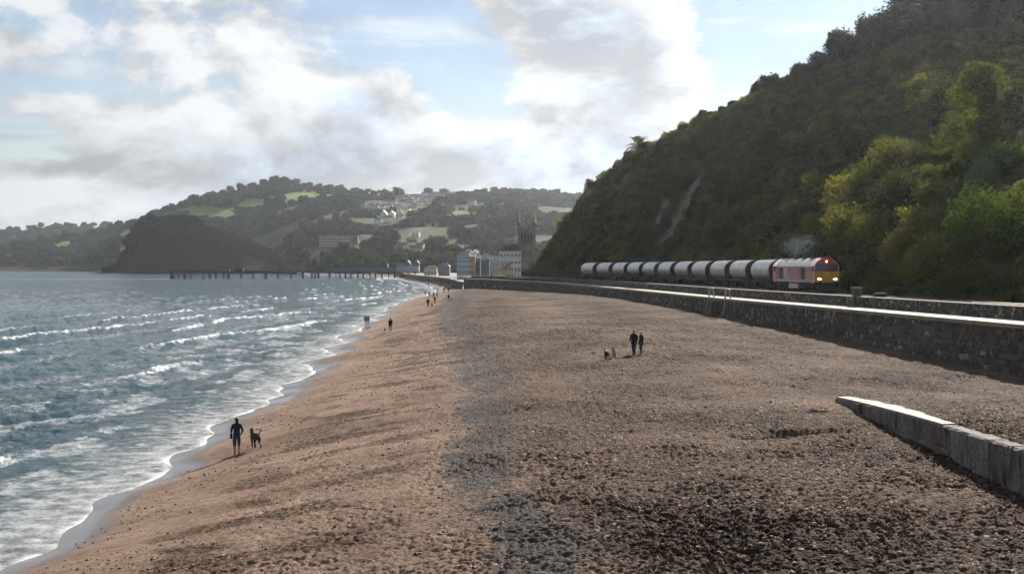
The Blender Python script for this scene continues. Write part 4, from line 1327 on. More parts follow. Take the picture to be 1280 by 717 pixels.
# ------------------------------------------------------------------ houses
def gable_house(w_, d_, h, rh, wm, rm, hip=False, chimney=True):
    """meshes of a house: x along the ridge, front at -y"""
    b = MB()
    b.box(-w_ / 2, w_ / 2, -d_ / 2, d_ / 2, -3, h)
    if not hip:
        for sx in (-1, 1):
            b.add([(sx * w_ / 2, -d_ / 2, h), (sx * w_ / 2, d_ / 2, h), (sx * w_ / 2, 0, h + rh)], [(0, 1, 2)])
    r = MB(); o = .35; t_ = .18
    if hip:
        q = min(w_ * .3, d_ * .42)
        r.add([(-w_ / 2 - o, -d_ / 2 - o, h + .02), (w_ / 2 + o, -d_ / 2 - o, h + .02), (w_ / 2 + o, d_ / 2 + o, h + .02), (-w_ / 2 - o, d_ / 2 + o, h + .02), (-w_ / 2 + q, 0, h + rh), (w_ / 2 - q, 0, h + rh)],
              [(0, 1, 5, 4), (1, 2, 5), (2, 3, 4, 5), (3, 0, 4), (3, 2, 1, 0)])
    else:
        e = rh * o / (d_ / 2)
        r.prism([(-d_ / 2 - o, h - e), (0, h + rh), (d_ / 2 + o, h - e), (d_ / 2 + o, h - e + t_), (0, h + rh + t_), (-d_ / 2 - o, h - e + t_)], -w_ / 2 - .2, w_ / 2 + .2, 'x')
    c = MB(); c.box(w_ * .3 - .3, w_ * .3 + .3, -.35, .35, h + rh * .3, h + rh + .5)
    return b.mesh('wall', wm), r.mesh('roof', rm), c.mesh('chimney', GREYR)


def window_mesh(w_, h):
    b = MB(); b.box(-w_ / 2, w_ / 2, -.06, .1, 0, h)
    f = MB()
    for x0, x1, z0, z1 in ((-w_ / 2 - .12, -w_ / 2, -.1, h + .1), (w_ / 2, w_ / 2 + .12, -.1, h + .1), (-w_ / 2, w_ / 2, h, h + .1), (-w_ / 2, w_ / 2, -.1, 0), (-.05, .05, 0, h)):
        f.box(x0, x1, -.12, .1, z0, z1)
    return b.mesh('window', GLASS), f.mesh('frame', WHITE)


WIN = window_mesh(1.1, 1.6)


def add_windows(root, xs, y, zs, sc=1.0):
    for z in zs:
        for x in xs:
            w_ = part('window', WIN[0], root, (x, y, z), scale=(sc, 1, sc)); part('frame', WIN[1], w_)


def house(name, loc, rz, dims, wm, rm, label, cat='house', group=None, hip=False, wins=None, chimney=True, cache={}):
    key = (dims, wm.name, rm.name, hip)
    if key not in cache:
        cache[key] = gable_house(*dims, wm, rm, hip)
    ms = cache[key]
    root = empty(name, loc, rz)
    part('wall', ms[0], root)
    rf = part('roof', ms[1], root)
    if chimney:
        part('chimney', ms[2], rf)
    if wins:
        add_windows(root, wins[0], -dims[1] / 2, wins[1])
    return tag(root, label, cat, group)


# rows of houses across the upper hill
rs = random.Random(11)
ROWL = ['house in the topmost terrace row just under the hill crest', 'house in the second terrace row below the crest', 'house in the third terrace row below the crest', 'house in the fourth terrace row below the crest', 'house in the fifth terrace row below the crest',
        'house in the short sixth terrace row at the left', 'white gabled house in the row of larger gables below the terraces', 'house in the short row left of the white gables']
for ri, (a, b) in enumerate(ROWS_PX):
    big = ri == 6
    npx = abs(b[0] - a[0]); n = int(npx / (9.5 if big else 5.4 if ri < 7 else 11))
    for i in range(n):
        k = (i + .5) / n
        px = a[0] + (b[0] - a[0]) * k; py = a[1] + (b[1] - a[1]) * k + rs.uniform(-.3, .3)
        P0 = main_hill.at(px, py + 1.0)
        dims = (13.0, 10.0, 6.5, 5.0) if big else (10.5, 8.5, 4.6, 2.4)
        house('terrace_house' if not big else 'gabled_house', P0 + Vector((0, 0, .2)), rs.uniform(-.12, .05) + (math.pi / 2 if big else 0), dims, rs.choice((WHITE, WHITE, CREAM, PALEBLUE)), rs.choice((SLATE, SLATE, PALEROOF, TILE)) if not big else PALEROOF,
              ORD[i] + ' from the left: ' + ROWL[ri], 'house', 'houses of terrace row %s' % 'abcdefgh'[ri], chimney=not big)

for px, py, w_, wm, rm, lab in LOOSE:
    P0 = main_hill.at(px, py)
    sc = P0.y / F
    house('hillside_house', P0, rs.uniform(-.35, .35), (round(w_ * sc * .85, 2), 9.0, round(w_ * sc * .42, 2), 3.6), wm, rm, lab, 'house', 'houses scattered on the town hill', wins=((-w_ * sc * .22, w_ * sc * .2), (w_ * sc * .12,)))

# brick flats with white balcony bands
P0 = main_hill.at(420, 311); sc = P0.y / F
fl = empty('block_of_flats', P0)
tag(fl, 'long brick block of flats with white balcony bands on the hill', 'flats')
wd = 40 * sc
b = MB(); b.box(-wd * .5, wd * .7, -6, 6, -6, 15 * sc); b.build('wall', BRICK, fl)
b = MB(); b.box(-wd * .52, wd * .72, -6.5, 6.5, 15 * sc + .01, 15 * sc + .8); b.build('roof', PALEROOF, fl)
for k in range(4):
    b = MB(); z = (2.2 + k * 3.3) * sc; b.box(-wd * .5, wd * .46, -7.4, -6.02, z, z + 1.15 * sc); b.build('balcony', WHITE, fl)
    for j in range(9):
        part('window', WIN[0], fl, (-wd * .45 + j * wd * .108, -6.02, z + 1.3 * sc), scale=(1.7, 1, 1.1))

# ------------------------------------------------------------------ seafront
M_TOWN = simple('town_ground_paving', (.17, .16, .145), .9, var=.25, scale=.05, world=True)
Yt = np.arange(483, 1340, 12.0)
tg = swept('town_ground', lambda Y: ((0, 3.9), (.02, 3.95), (160, 4.1), (420, 4.3)), Yt, prom_x, M_TOWN)
tag(tg, 'paved seafront and town ground beyond the beach', 'ground', kind='structure')
pw = swept('promenade_wall', lambda Y: ((-.3, .4), (-.02, 4.4), (.45, 4.4), (.45, 3.9)), Yt, prom_x, masonry('promenade_stone', ((.10, .09, .08), (.17, .155, .14)), .8, 1.2))
tag(pw, 'low grey promenade wall curving from the sea wall to the pier', 'wall')


def at_px(px, py, Y):
    return Vector(((px - U0) / F * Y, Y, CAMZ - (py - V0) / F * Y))


def block(name, x0, x1, ytop, Y, wm, label, depth=10, roofh=None, rm=SLATE, cols=3, storeys=3, parapet=False, zb=4.0, rz=0, hip=True):
    sc = Y / F; w_ = (x1 - x0) * sc; h = CAMZ - (ytop - V0) * sc - zb
    root = empty(name, ((x0 + x1) / 2 * sc - U0 * sc, Y + depth / 2, zb), rz)
    xs = [-w_ / 2 + w_ * (i + .5) / cols for i in range(cols)]; zs = [h * (s + .22) / storeys for s in range(storeys)]
    if parapet:
        b = MB(); b.box(-w_ / 2, w_ / 2, -depth / 2, depth / 2, -1, h); b.build('wall', wm, root)
        b = MB(); b.box(-w_ / 2 - .3, w_ / 2 + .3, -depth / 2 - .3, depth / 2 + .3, h, h + .45); b.build('roof', rm, root)
    else:
        ms = gable_house(w_, depth, h, roofh or 2.5, wm, rm, hip)
        part('wall', ms[0], root); rf = part('roof', ms[1], root); part('chimney', ms[2], rf)
    add_windows(root, xs, -depth / 2, zs, min(1.5, w_ / cols * .42))
    return tag(root, label, 'house'), w_, h, sc


block('seafront_hotel', 571, 589, 322.5, 640, PALEBLUE, 'pale blue-white terrace hotel at the left end of the seafront', 12, 3, SLATE, 6, 4)
block('seafront_house', 588.6, 594, 321, 638, YELLOW, 'narrow yellow gabled seafront house', 12, 2, SLATE, 2, 4)
block('seafront_house', 594.4, 600.5, 323, 646, BLUE, 'narrow light blue seafront house with steep dark roof', 12, 2.6, SLATE, 2, 3)
block('seafront_house', 600.7, 611.5, 325, 634, GREYR, 'dark grey house between the blue and the white ones', 12, 2.8, SLATE, 3, 3)
g4, w4, h4, s4 = block('seafront_house', 611.8, 624, 320, 626, WHITE, 'white balconied house left of the big white block', 11, None, PALEROOF, 3, 3, parapet=True)
for k in range(3):
    b = MB(); b.box(-w4 * .46, w4 * .46, -7.0, -5.52, h4 * (k + .12) / 3, h4 * (k + .12) / 3 + 1.0); b.build('balcony', PALEBLUE, g4)
g5, w5, h5, s5 = block('apartment_house', 624.3, 651.5, 313.5, 620, WHITE, 'big white flat-roofed block below the church tower', 16, None, SLATE, 6, 4, parapet=True)
b = MB(); b.box(-w5 * .05, w5 * .42, -3, 5, h5 + .46, h5 + 3.0); b.build('penthouse', SLATE, g5)
b = MB(); b.box(-w5 * .25, -w5 * .08, -5, 3, h5 + .46, h5 + 2.2); b.build('roof_store', TIMB, g5)
b = MB()
for k in range(3):
    b.box(-w5 * .5, w5 * .02, -9.3, -8.02, h5 * (k + .16) / 4, h5 * (k + .16) / 4 + 1.0)
b.build('balcony', CREAM, g5)
block('town_house', 581, 590, 315.5, 800, CREAM, 'cream house behind the hotel roof', 10, 2, SLATE, 3, 2)
block('town_house', 590.5, 598, 316, 780, WHITE, 'white house behind the yellow gable', 10, 2, PALEROOF, 2, 2)
block('town_house', 598.5, 607, 318.5, 720, CREAM, 'cream house showing between the dark roofs', 10, 3, TILE, 2, 2)
block('town_house', 548, 562, 333, 900, GREYR, 'low grey seafront shelter building left of the hotel', 9, 2.5, SLATE, 4, 1)
block('town_house', 530, 546, 335.5, 960, CREAM, 'low cream kiosk building between pier and hotel', 8, 2, TILE, 4, 1)
block('lodge', 626, 640, 336, 540, CREAM, 'low cream lodge at the cliff foot before the white block', 8, 2.2, TILE, 4, 1)

# church tower
Yc = 705; sc = Yc / F
tw = empty('church_tower', ((658 - U0) * sc, Yc, 4))
tag(tw, 'square grey stone church tower with four tall pinnacles', 'church tower')
W2 = 4.0; Ht = CAMZ + (V0 - 285) * sc - 4
b = MB(); b.box(-W2, W2, -W2, W2, -1, Ht)
for sx in (-1, 1):
    for sy in (-1, 1):
        b.box(sx * W2 - .55, sx * W2 + .55, sy * W2 - .55, sy * W2 + .55, -1, Ht + .4)
b.build('shaft', STONE_C, tw)
for z in (Ht * .40, Ht * .66, Ht - 1.6):
    b = MB(); b.box(-W2 - .25, W2 + .25, -W2 - .25, W2 + .25, z, z + .4); b.build('string_course', STONE_C, tw)
lan = MB(); lan.prism([(-.42, 0), (.42, 0), (.42, 4.6), (.22, 5.2), (0, 5.5), (-.22, 5.2), (-.42, 4.6)], -.12, .06, 'y')
lanm = lan.mesh('belfry_window', TIMB)
for x in (-2.2, -.75, .75, 2.2):
    part('belfry_window', lanm, tw, (x, -W2, Ht * .69))
    part('belfry_window', lanm, tw, (-W2, x, Ht * .69), (0, 0, math.pi / 2 * 3))
    part('belfry_window', lanm, tw, (x, -W2, Ht * .42), scale=(.8, 1, .6))
mer = MB(); mer.box(-.42, .42, -.25, .25, 0, 1.0); merm = mer.mesh('merlon', STONE_C)
for k in range(-2, 3):
    for s_ in (-1, 1):
        part('merlon', merm, tw, (k * 1.4, s_ * (W2 - .05), Ht))
        part('merlon', merm, tw, (s_ * (W2 - .05), k * 1.4, Ht), (0, 0, math.pi / 2))
pin = MB(); pin.lathe([(.85, 0), (.85, 2.2), (1.1, 2.2), (1.1, 2.6), (.8, 2.7), (.08, 7.6), (0, 7.6)], n=8)
pinm = pin.mesh('pinnacle', STONE_C)
for sx in (-1, 1):
    for sy in (-1, 1):
        part('pinnacle', pinm, tw, (sx * (W2 - .1), sy * (W2 - .1), Ht))
b = MB(); b.tube([(0, 0, Ht - .5), (0, 0, Ht + 10.5)], .07, 6); b.build('flagpole', TIMB, tw)

# pier
Yp = 1146; sc = Yp / F
pier = empty('pier', ((367 - U0) * sc, Yp, 0))
tag(pier, 'long dark iron pier on piles reaching out into the sea', 'pier')
IRON = simple('dark_iron', (.035, .033, .035), .7, var=.3, scale=.5)
zd = CAMZ - 5 * sc


def lx(px):
    return (px - 367) * sc


b = MB(); b.box(lx(213), lx(524), -4.5, 4.5, zd - .9, zd); b.box(lx(213), lx(524), -4.6, -4.4, zd, zd + .25); b.build('deck', IRON, pier)
pile = MB(); pile.tube([(0, 0, -3), (0, 0, zd - .9)], .33, 7); pilem = pile.mesh('pile', IRON)
bents = [214.8, 218.4, 223.4, 231, 238.8, 254.7, 262.5, 270, 279.7, 285.5, 301.6, 316.6, 332.3, 347.3, 363.6, 378.6, 390, 394, 398, 412, 425, 432, 438.6, 447.4, 454.4, 462.8, 469.5, 477.4, 486, 493, 502, 511, 519]
for i, px in enumerate(bents):
    for yv in (-3.8, 0, 3.8):
        part('pile', pilem, pier, (lx(px) + random.uniform(-.15, .15), yv, 0), scale=(1.25, 1.25, 1) if i % 3 == 0 else (.8, .8, 1))
    c = MB(); c.tube([(lx(px), -3.8, zd - 1.2), (lx(px), 3.8, zd - 1.2)], .25, 5)
    for sg in (-1, 1):
        c.tube([(lx(px), -3.8, zd - 2.6), (lx(px) + sg * 1.9, -3.8, zd - .95)], .16, 5)
    c.build('bracket', IRON, pier)
for a, b_ in zip(bents[2:9], bents[3:10]):
    c = MB(); c.tube([(lx(a), -3.8, .8), (lx(b_), -3.8, zd - 1.6)], .1, 4); c.tube([(lx(b_), -3.8, .8), (lx(a), -3.8, zd - 1.6)], .1, 4); c.build('brace', IRON, pier)
b = MB()
for k in range(70):
    xx = lx(213) + (lx(440) - lx(213)) * k / 69
    b.box(xx - .05, xx + .05, -4.35, -4.25, zd + .25, zd + 1.2)
b.box(lx(213), lx(440), -4.36, -4.24, zd + 1.2, zd + 1.3); b.build('railing', IRON, pier)
b = MB(); b.box(lx(294), lx(304), -2.5, 2.5, zd + .01, zd + 2.2); b.prism([(-3.2, zd + 2.2), (3.2, zd + 2.2), (2.6, zd + 2.9), (-2.6, zd + 2.9)], lx(292.5), lx(305.5), 'x'); b.build('shelter', IRON, pier)
b = MB(); b.box(lx(284), lx(287), -2, 2, zd + .01, zd + 1.6); b.build('kiosk', IRON, pier)
PIERW = simple('pier_cladding', (.15, .16, .18), .7, var=.15, scale=.3)
b = MB(); b.box(lx(405), lx(496), -5.2, 5.2, zd - .5, zd + 3.2); b.build('arcade_hall', PIERW, pier)
b = MB(); b.box(lx(438), lx(485), -4.5, 4.5, zd + 3.21, zd + 6.4); b.build('upper_hall', simple('hall_dark', (.09, .085, .085), .8), pier)
b = MB(); b.box(lx(496.3), lx(524), -5.4, 5.4, zd - .5, zd + 4.4); b.build('pavilion_hall', simple('pavilion_paint', (.34, .38, .44), .6), pier)
b = MB(); b.prism([(lx(494), zd + 4.4), (lx(508), zd + 4.4), (lx(508), zd + 6.8), (lx(494), zd + 6.8)], -3, 3, 'y'); b.build('pavilion_side', PIERW, pier)
for px in (509.5, 521):
    b = MB(); b.lathe([(2.9, 0), (2.9, 1.2), (2.5, 2.6), (1.4, 3.8), (.3, 4.6), (.1, 5.6), (0, 5.6)], (lx(px), 0, zd + 4.41), 10); b.build('dome', SLATE, pier)

# ================================================================== THE FREIGHT TRAIN
RED = simple('loco_red', (.50, .035, .022), .20, var=.12, scale=.8, coat=1.0)
ROOFGLARE = simple('loco_roof_glare', (.62, .57, .55), .30, var=.2, scale=.7, dirt=(.2, .17, .16))  # red roof coloured pale: the sun's glare is painted in
YEL = simple('loco_yellow', (.62, .36, .012), .35, var=.1, scale=.9, coat=.4, dirt=(.40, .23, .03))
BLACK = simple('underframe_black', (.018, .017, .016), .75, var=.4, scale=2)
GRILLE = simple('grille_dark', (.02, .019, .02), .6, var=.3, scale=4)
SILL = simple('grey_sill', (.42, .40, .38), .5, var=.2, scale=1)
STEEL = simple('tank_steel', (.38, .37, .36), .4, .6, var=.25, scale=1.5)
CABGLASS = simple('cab_glass', (.03, .045, .07), .06, var=.2, scale=1, spec=.9)
WAGON = simple('wagon_barrel_steel', (.52, .51, .52), .28, .75, var=.25, scale=.55, dirt=(.26, .20, .16))
_m, _t = mat('wagon_weathered_steel')
_oc = _t.n('ShaderNodeTexCoord').outputs['Object']; _rd = _t.n('ShaderNodeObjectInfo').outputs['Random']
_n = _t.noise(_oc, .6, 6, .6); _st = _t.noise(_t.mapv(_oc, (1.6, 1, .18)), 1.4, 6, .7)
_c = _t.mix(_t.ramp(_n, .3, .7), (.40, .40, .42), (.62, .62, .64))
_c = _t.mix(_t.m('MULTIPLY', _t.ramp(_st, .42, .68), _t.m('MULTIPLY_ADD', _rd, .5, .45)), _c, (.20, .145, .105))
_c = _t.mix(_t.m('MULTIPLY', _t.ramp(_t.n('ShaderNodeSeparateXYZ', {0: _oc}).outputs[2], 1.9, 1.1), .55), _c, (.12, .13, .115))  # barrel toned darker towards its lower half
finish(_t, _t.n('ShaderNodeBsdfPrincipled', {'Base Color': _c, 'Metallic': .65, 'Roughness': _t.ramp(_st, .3, .7, .24, .48), 'Normal': bump(_t, _t.noise(_oc, 3, 4), .25, .02)}))
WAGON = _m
WAGEND = simple('wagon_end_dirty', (.055, .045, .036), .7, var=.5, scale=1.2, dirt=(.10, .065, .035))


def lamp_mat(name, col, e):
    m, t = mat(name)
    finish(t, t.n('ShaderNodeEmission', {'Color': col, 'Strength': e}))
    return m


LAMP = lamp_mat('headlamp_lit', (1, .86, .6), 5.0)
LAMPW = lamp_mat('marker_lamp_lit', (1, .92, .8), 3.0)


def wheel_meshes(r):
    ty = MB(); ty.tube([(0, -.07, 0), (0, .07, 0)], r, 20); ty.tube([(0, .05, 0), (0, .09, 0)], r + .03, 20)
    return ty.mesh('wheel', simple('wheel_steel', (.08, .065, .055), .5, .6, var=.3))


WHEEL = wheel_meshes(.46)
# local frame of a vehicle: x forward, y left (sea side is +y for a train running towards the viewer's right... see place()), z up from rail


def bogie(root, xc, axles, frame_z=.62, half=.98, span=1.85):
    b = MB(); L = span * (axles - 1) / 2 + .75
    for s in (-1, 1):
        b.box(xc - L, xc + L, s * (half + .06) - .09, s * (half + .06) + .09, frame_z - .12, frame_z + .26)
        for k in range(axles):
            x = xc + (k - (axles - 1) / 2) * span
            b.box(x - .2, x + .2, s * (half + .1) - .1, s * (half + .1) + .14, .34, .72)
            if k:
                xm = x - span / 2
                b.tube([(xm, s * (half + .1), .35), (xm, s * (half + .1), .85)], .13, 8)
    b.box(xc - .5, xc + .5, -half, half, frame_z, frame_z + .3)
    bo = b.build('bogie', BLACK, root)
    for k in range(axles):
        for s in (-1, 1):
            part('wheel', WHEEL, bo, (xc + (k - (axles - 1) / 2) * span, s * .76, .46), (0, 0, 0 if s > 0 else math.pi))
    return bo


def place(name, Ya_front, length, z=ZRAIL):
    """empty on the track; x forward = towards the viewer. Ya_front: distance ahead of the vehicle's front"""
    ya = Ya_front; xa = float(track_x(ya))
    yb = ya
    while math.hypot(float(track_x(yb)) - xa, yb - ya) < length:
        yb += .05
    xb = float(track_x(yb))
    mid = ((xa + xb) / 2, (ya + yb) / 2, z)
    return empty(name, mid, math.atan2(ya - yb, xa - xb)), yb


LOCO_L = 21.0
loco, yend = place('diesel_locomotive', 162.5, LOCO_L + .5)
tag(loco, 'red diesel locomotive with yellow nose and lit lamps pulling the wagons', 'locomotive')
h = LOCO_L / 2
# body section of the hood between the cabs
HB = [(-1.32, 1.12), (1.32, 1.12), (1.32, 2.88), (-1.32, 2.88)]
b = MB(); b.prism([(a, z) for a, z in HB if z < 2.9], -h + .5, h - 2.7, 'x'); b.build('body_side', RED, loco)
b = MB(); b.prism([(1.335, 2.87), (1.27, 3.10), (.98, 3.42), (.5, 3.74), (0, 3.86), (-.5, 3.74), (-.98, 3.42), (-1.27, 3.10), (-1.335, 2.87)], -h + .5, h - 2.72, 'x', smooth=False); b.build('roof', ROOFGLARE, loco)
# cabs
CP = [(-1.34, 1.12), (1.34, 1.12), (1.36, 2.92), (1.29, 3.14), (1.0, 3.46), (.52, 3.78), (0, 3.90), (-.52, 3.78), (-1.0, 3.46), (-1.29, 3.14), (-1.36, 2.92)]
for s in (1, -1):
    b = MB()
    x0, x1 = (h - 2.7, h - .42)
    n = len(CP)
    V = [(s * x0, a, z) for a, z in CP] + [(s * (x1 - max(0, (z - 2.45)) * .16), a, z) for a, z in CP]
    b.add(V, [(k, (k + 1) % n, n + (k + 1) % n, n + k) for k in range(n)] + [tuple(range(n - 1, -1, -1)), tuple(range(n, 2 * n))])
    cabn = b.build('cab', RED, loco)
    b = MB(); b.box(s * (h - .42), s * (h - .26), -1.30, 1.30, 1.16, 2.34); b.build('nose_panel', YEL, cabn)
    for q in (-1, 1):
        b = MB(); zz = 2.50; xz = lambda z: s * (h - .40 - max(0, z - 2.45) * .16)
        b.add([(xz(2.44), q * .09, 2.44), (xz(2.44), q * 1.17, 2.44), (xz(3.12), q * 1.10, 3.12), (xz(3.12), q * .09, 3.12)], [(0, 1, 2, 3)]); b.add([(xz(2.44) - s * .05, q * .09, 2.44), (xz(2.44) - s * .05, q * 1.17, 2.44), (xz(3.12) - s * .05, q * 1.10, 3.12), (xz(3.12) - s * .05, q * .09, 3.12)], [(0, 1, 2, 3)])
        b.build('windscreen', CABGLASS, cabn)
        b = MB(); b.box(s * (h - 1.75), s * (h - .95), q * 1.345 - .03, q * 1.345 + .03, 2.30, 2.85); b.build('side_window', CABGLASS, cabn)
        b = MB(); b.box(s * (h - 2.55), s * (h - 1.95), q * 1.335 - .03, q * 1.335 + .03, 1.2, 2.8); b.build('cab_door', RED, cabn)
        b = MB(); b.tube([(s * (h - .9), q * .85, 1.02), (s * (h - .05), q * .85, 1.02)], [.1, .1], 10); b.tube([(s * (h - .06), q * .85, 1.02), (s * (h + .02), q * .85, 1.02)], [.25, .25], 14); b.build('buffer', BLACK, loco)
        lx_ = s * (h - .25)
        for dy, rr, mm in ((.94, .10, LAMP if s > 0 else GRILLE), (.70, .065, LAMPW if s > 0 else GRILLE)):
            b = MB(); b.tube([(lx_ - s * .05, q * dy, 1.50), (lx_ + s * .03, q * dy, 1.50)], rr, 14); b.build('headlight', mm, cabn)
        b = MB(); b.box(s * (h - .32), s * (h - .20), q * .82 - .36, q * .82 + .36, 1.32, 1.36); b.build('lamp_ledge', GRILLE, cabn)
    b = MB(); b.tube([(s * (h - .66), 0, 3.42), (s * (h - .54), 0, 3.42)], .095, 14); b.build('top_light', LAMP if s > 0 else GRILLE, cabn)
    b = MB(); b.box(s * (h - .40), s * (h - .30), -1.25, 1.25, .42, 1.10); b.prism([(s * (h - .3), .15), (s * (h - .05), .2), (s * (h - .15), .75), (s * (h - .3), .8)], -1.2, 1.2, 'y') if s > 0 else None
    b.build('buffer_beam', BLACK, loco)
    b = MB(); b.box(s * (h - .27), s * (h - .235), -.20, .20, 2.0, 2.28); em = b.build('emblem_plate', simple('emblem_white', (.75, .72, .70), .4), cabn)
    b = MB()
    for y0, y1, z0, z1 in ((-.20, .20, 2.24, 2.28), (-.20, .20, 2.0, 2.04), (-.20, -.16, 2.04, 2.24), (.16, .20, 2.04, 2.24), (-.11, -.075, 2.08, 2.2), (-.075, -.03, 2.08, 2.10), (-.075, -.03, 2.18, 2.2), (-.03, -.005, 2.10, 2.18), (.035, .07, 2.08, 2.2), (.07, .12, 2.08, 2.10), (.07, .12, 2.13, 2.15), (.07, .12, 2.18, 2.2), (.115, .135, 2.09, 2.19)):
        b.box(s * (h - .234), s * (h - .228), y0, y1, z0, z1)
    b.build('emblem', RED, em)
b = MB(); b.box(-h + .5, h - .5, -1.30, 1.30, .95, 1.11); b.build('solebar', BLACK, loco)
for q in (-1, 1):
    b = MB(); b.box(-h + 2.7, h - 2.72, q * 1.345 - .02, q * 1.345 + .02, 1.12, 1.30); b.build('sill_stripe', SILL, loco)
    for x0, x1, mm, nm in ((-6.8, -4.9, GRILLE, 'air_grille'), (3.9, 5.6, GRILLE, 'air_grille'), (-4.5, -2.6, SILL, 'side_door'), (-2.4, 3.4, RED, 'side_panel')):
        b = MB(); b.box(x0, x1, q * 1.33 - .025, q * 1.33 + .025, 1.45, 2.75)
        if nm == 'air_grille':
            for k in range(9):
                b.box(x0 + .05, x1 - .05, q * 1.36 - .01, q * 1.36 + .01, 1.5 + k * .14, 1.55 + k * .14)
        b.build(nm, mm, loco)
for x0, x1 in ((-7.2, -5.2), (-3.6, -1.0), (.6, 2.6), (4.2, 6.6)):
    b = MB(); b.box(x0, x1, -.62, .62, 3.80, 3.95); b.build('roof_vent', GRILLE, loco)
b = MB(); b.box(1.2, 2.0, -.3, .3, 3.9, 4.02); b.build('exhaust', BLACK, loco)
b = MB(); b.box(-2.6, 1.9, -1.2, 1.2, .38, .98); b.build('fuel_tank', STEEL, loco)
bogie(loco, -6.6, 3); bogie(loco, 6.6, 3)
loco.scale = (1.03, 1.07, 1.07)


# one barrel wagon; ten copies
def wagon_proto(yfront, P):
    root, ye = place('hopper_wagon', yfront, P)
    hl = 5.15
    prof_ = []
    for k in range(25):
        a = math.pi * (-.30 + 1.60 * k / 24)
        prof_.append((1.42 * math.cos(a), 2.32 + (1.33 if math.sin(a) > 0 else 1.45) * math.sin(a)))
    bb = MB()
    n = len(prof_)
    xs = [-hl + 2 * hl * k / 8 for k in range(9)]
    V = [(x, y * (1.0 if j % 8 else .985), 2.32 + (z - 2.32) * (1.0 if j % 8 else .985)) for j, x in enumerate(xs) for y, z in prof_]
    bb.add(V, [(j * n + k, j * n + (k + 1) % n, (j + 1) * n + (k + 1) % n, (j + 1) * n + k) for j in range(8) for k in range(n)], 0, True)
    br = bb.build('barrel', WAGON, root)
    for x in (-hl, hl):
        e = MB(); e.add([(x * .985, y * .97, 2.32 + (z - 2.32) * .97) for y, z in prof_], [tuple(range(n))]); e.add([(x * .955, y * .96, 2.32 + (z - 2.32) * .96) for y, z in prof_], [tuple(range(n))])
        e.build('end_plate', WAGEND, root)
        sg = 1 if x > 0 else -1
        for s in (-1, 1):
            f = MB(); f.tube([(sg * (hl + 1.35), s * .9, 1.1), (sg * (hl - .05), s * .7, 2.5)], .07, 6); f.build('end_strut', BLACK, root)
        f = MB()
        for s in (-1, -.667):
            f.tube([(sg * (hl + .35), s * 1.2, 1.1), (sg * (hl + .35), s * 1.2, 2.9)], .04, 6)
        for k in range(5):
            f.tube([(sg * (hl + .35), -.8, 1.2 + k * .36), (sg * (hl + .35), -1.2, 1.2 + k * .36)], .022, 5)
        f.build('end_ladder', BLACK, root)
    for x in (-2.6, 0, 2.6):
        hp = MB(); hp.prism([(-1.1, 1.2), (1.1, 1.2), (.5, .52), (-.5, .52)], x - .9, x + .9, 'x'); hp.build('hopper_chute', WAGEND, root)
    for x in (-3.4, -1.15, 1.15, 3.4):
        rb = MB()
        rb.add([(x + dx, y * 1.012, 2.32 + (z - 2.32) * 1.012) for dx in (-.05, .05) for y, z in prof_], [(k, k + 1, n + k + 1, n + k) for k in range(n - 1)], 0, True)
        rb.build('seam', WAGON, br)
    u = MB(); u.box(-6.6, 6.6, -.35, .35, .85, 1.15); u.box(-6.65, -6.5, -1.25, 1.25, .75, 1.15); u.box(6.5, 6.65, -1.25, 1.25, .75, 1.15)
    for s in (-1, 1):
        u.box(-6.5, 6.5, s * 1.15 - .08, s * 1.15 + .08, .92, 1.14)
        for x in (-6.95, 6.65):
            u.tube([(x, s * .87, 1.0), (x + .3, s * .87, 1.0)], .17, 10)
    u.build('underframe', BLACK, root)
    bogie(root, -4.7, 2, .55, .98, 1.9); bogie(root, 4.7, 2, .55, .98, 1.9)
    wk = MB(); wk.box(-hl + .3, hl - .3, -.28, .28, 3.655, 3.70); wk.build('roof_hatch', WAGON, root)
    root.scale = (1, 1.04, 1.10)
    return root, ye


WAGL = ['nearest silver barrel wagon, coupled right behind the red locomotive', 'second silver barrel wagon behind the locomotive', 'third silver barrel wagon behind the locomotive', 'fourth silver barrel wagon behind the locomotive', 'fifth silver barrel wagon behind the locomotive', 'middle silver barrel wagon, sixth behind the locomotive',
        'seventh silver barrel wagon behind the locomotive', 'eighth silver barrel wagon behind the locomotive', 'ninth silver barrel wagon behind the locomotive', 'last but one silver barrel wagon of the train', 'last silver barrel wagon at the tail of the train']
w0, ye = wagon_proto(yend + .3, 13.9)
for i in range(11):
    if i == 0:
        r_ = w0
    else:
        tmp, ye = place('x', ye, 14.0)
        r_ = copy_tree(w0); r_.location = tmp.location; r_.rotation_euler = tmp.rotation_euler
        bpy.data.objects.remove(tmp)
    tag(r_, WAGL[i], 'wagon', 'silver barrel wagons of the freight train')

# exhaust haze over the locomotive
m, t = mat('exhaust_smoke')
oc = t.n('ShaderNodeTexCoord').outputs['Object']
ln = t.n('ShaderNodeVectorMath', operation='LENGTH'); t.set(ln.inputs[0], oc)
dn = t.m('MULTIPLY', t.ramp(ln.outputs['Value'], .15, 1.0, 1, 0), t.ramp(t.noise(oc, 2.2, 4, .6), .38, .68))
vs = t.n('ShaderNodeVolumePrincipled', {'Color': (.62, .74, .92), 'Density': t.m('MULTIPLY', dn, .02), 'Anisotropy': .3})
t.t.links.new(vs.outputs[0], t.n('ShaderNodeOutputMaterial').inputs['Volume'])
bm = bmesh.new(); bmesh.ops.create_icosphere(bm, subdivisions=3, radius=1)
me = bpy.data.meshes.new('exhaust_smoke'); bm.to_mesh(me); bm.free(); me.materials.append(m)
sm = link(bpy.data.objects.new('exhaust_smoke', me))
lp = loco.location
sm.location = (lp.x - .3, lp.y + 2.0, ZRAIL + 5.8); sm.scale = (2.6, 7.5, 2.2)
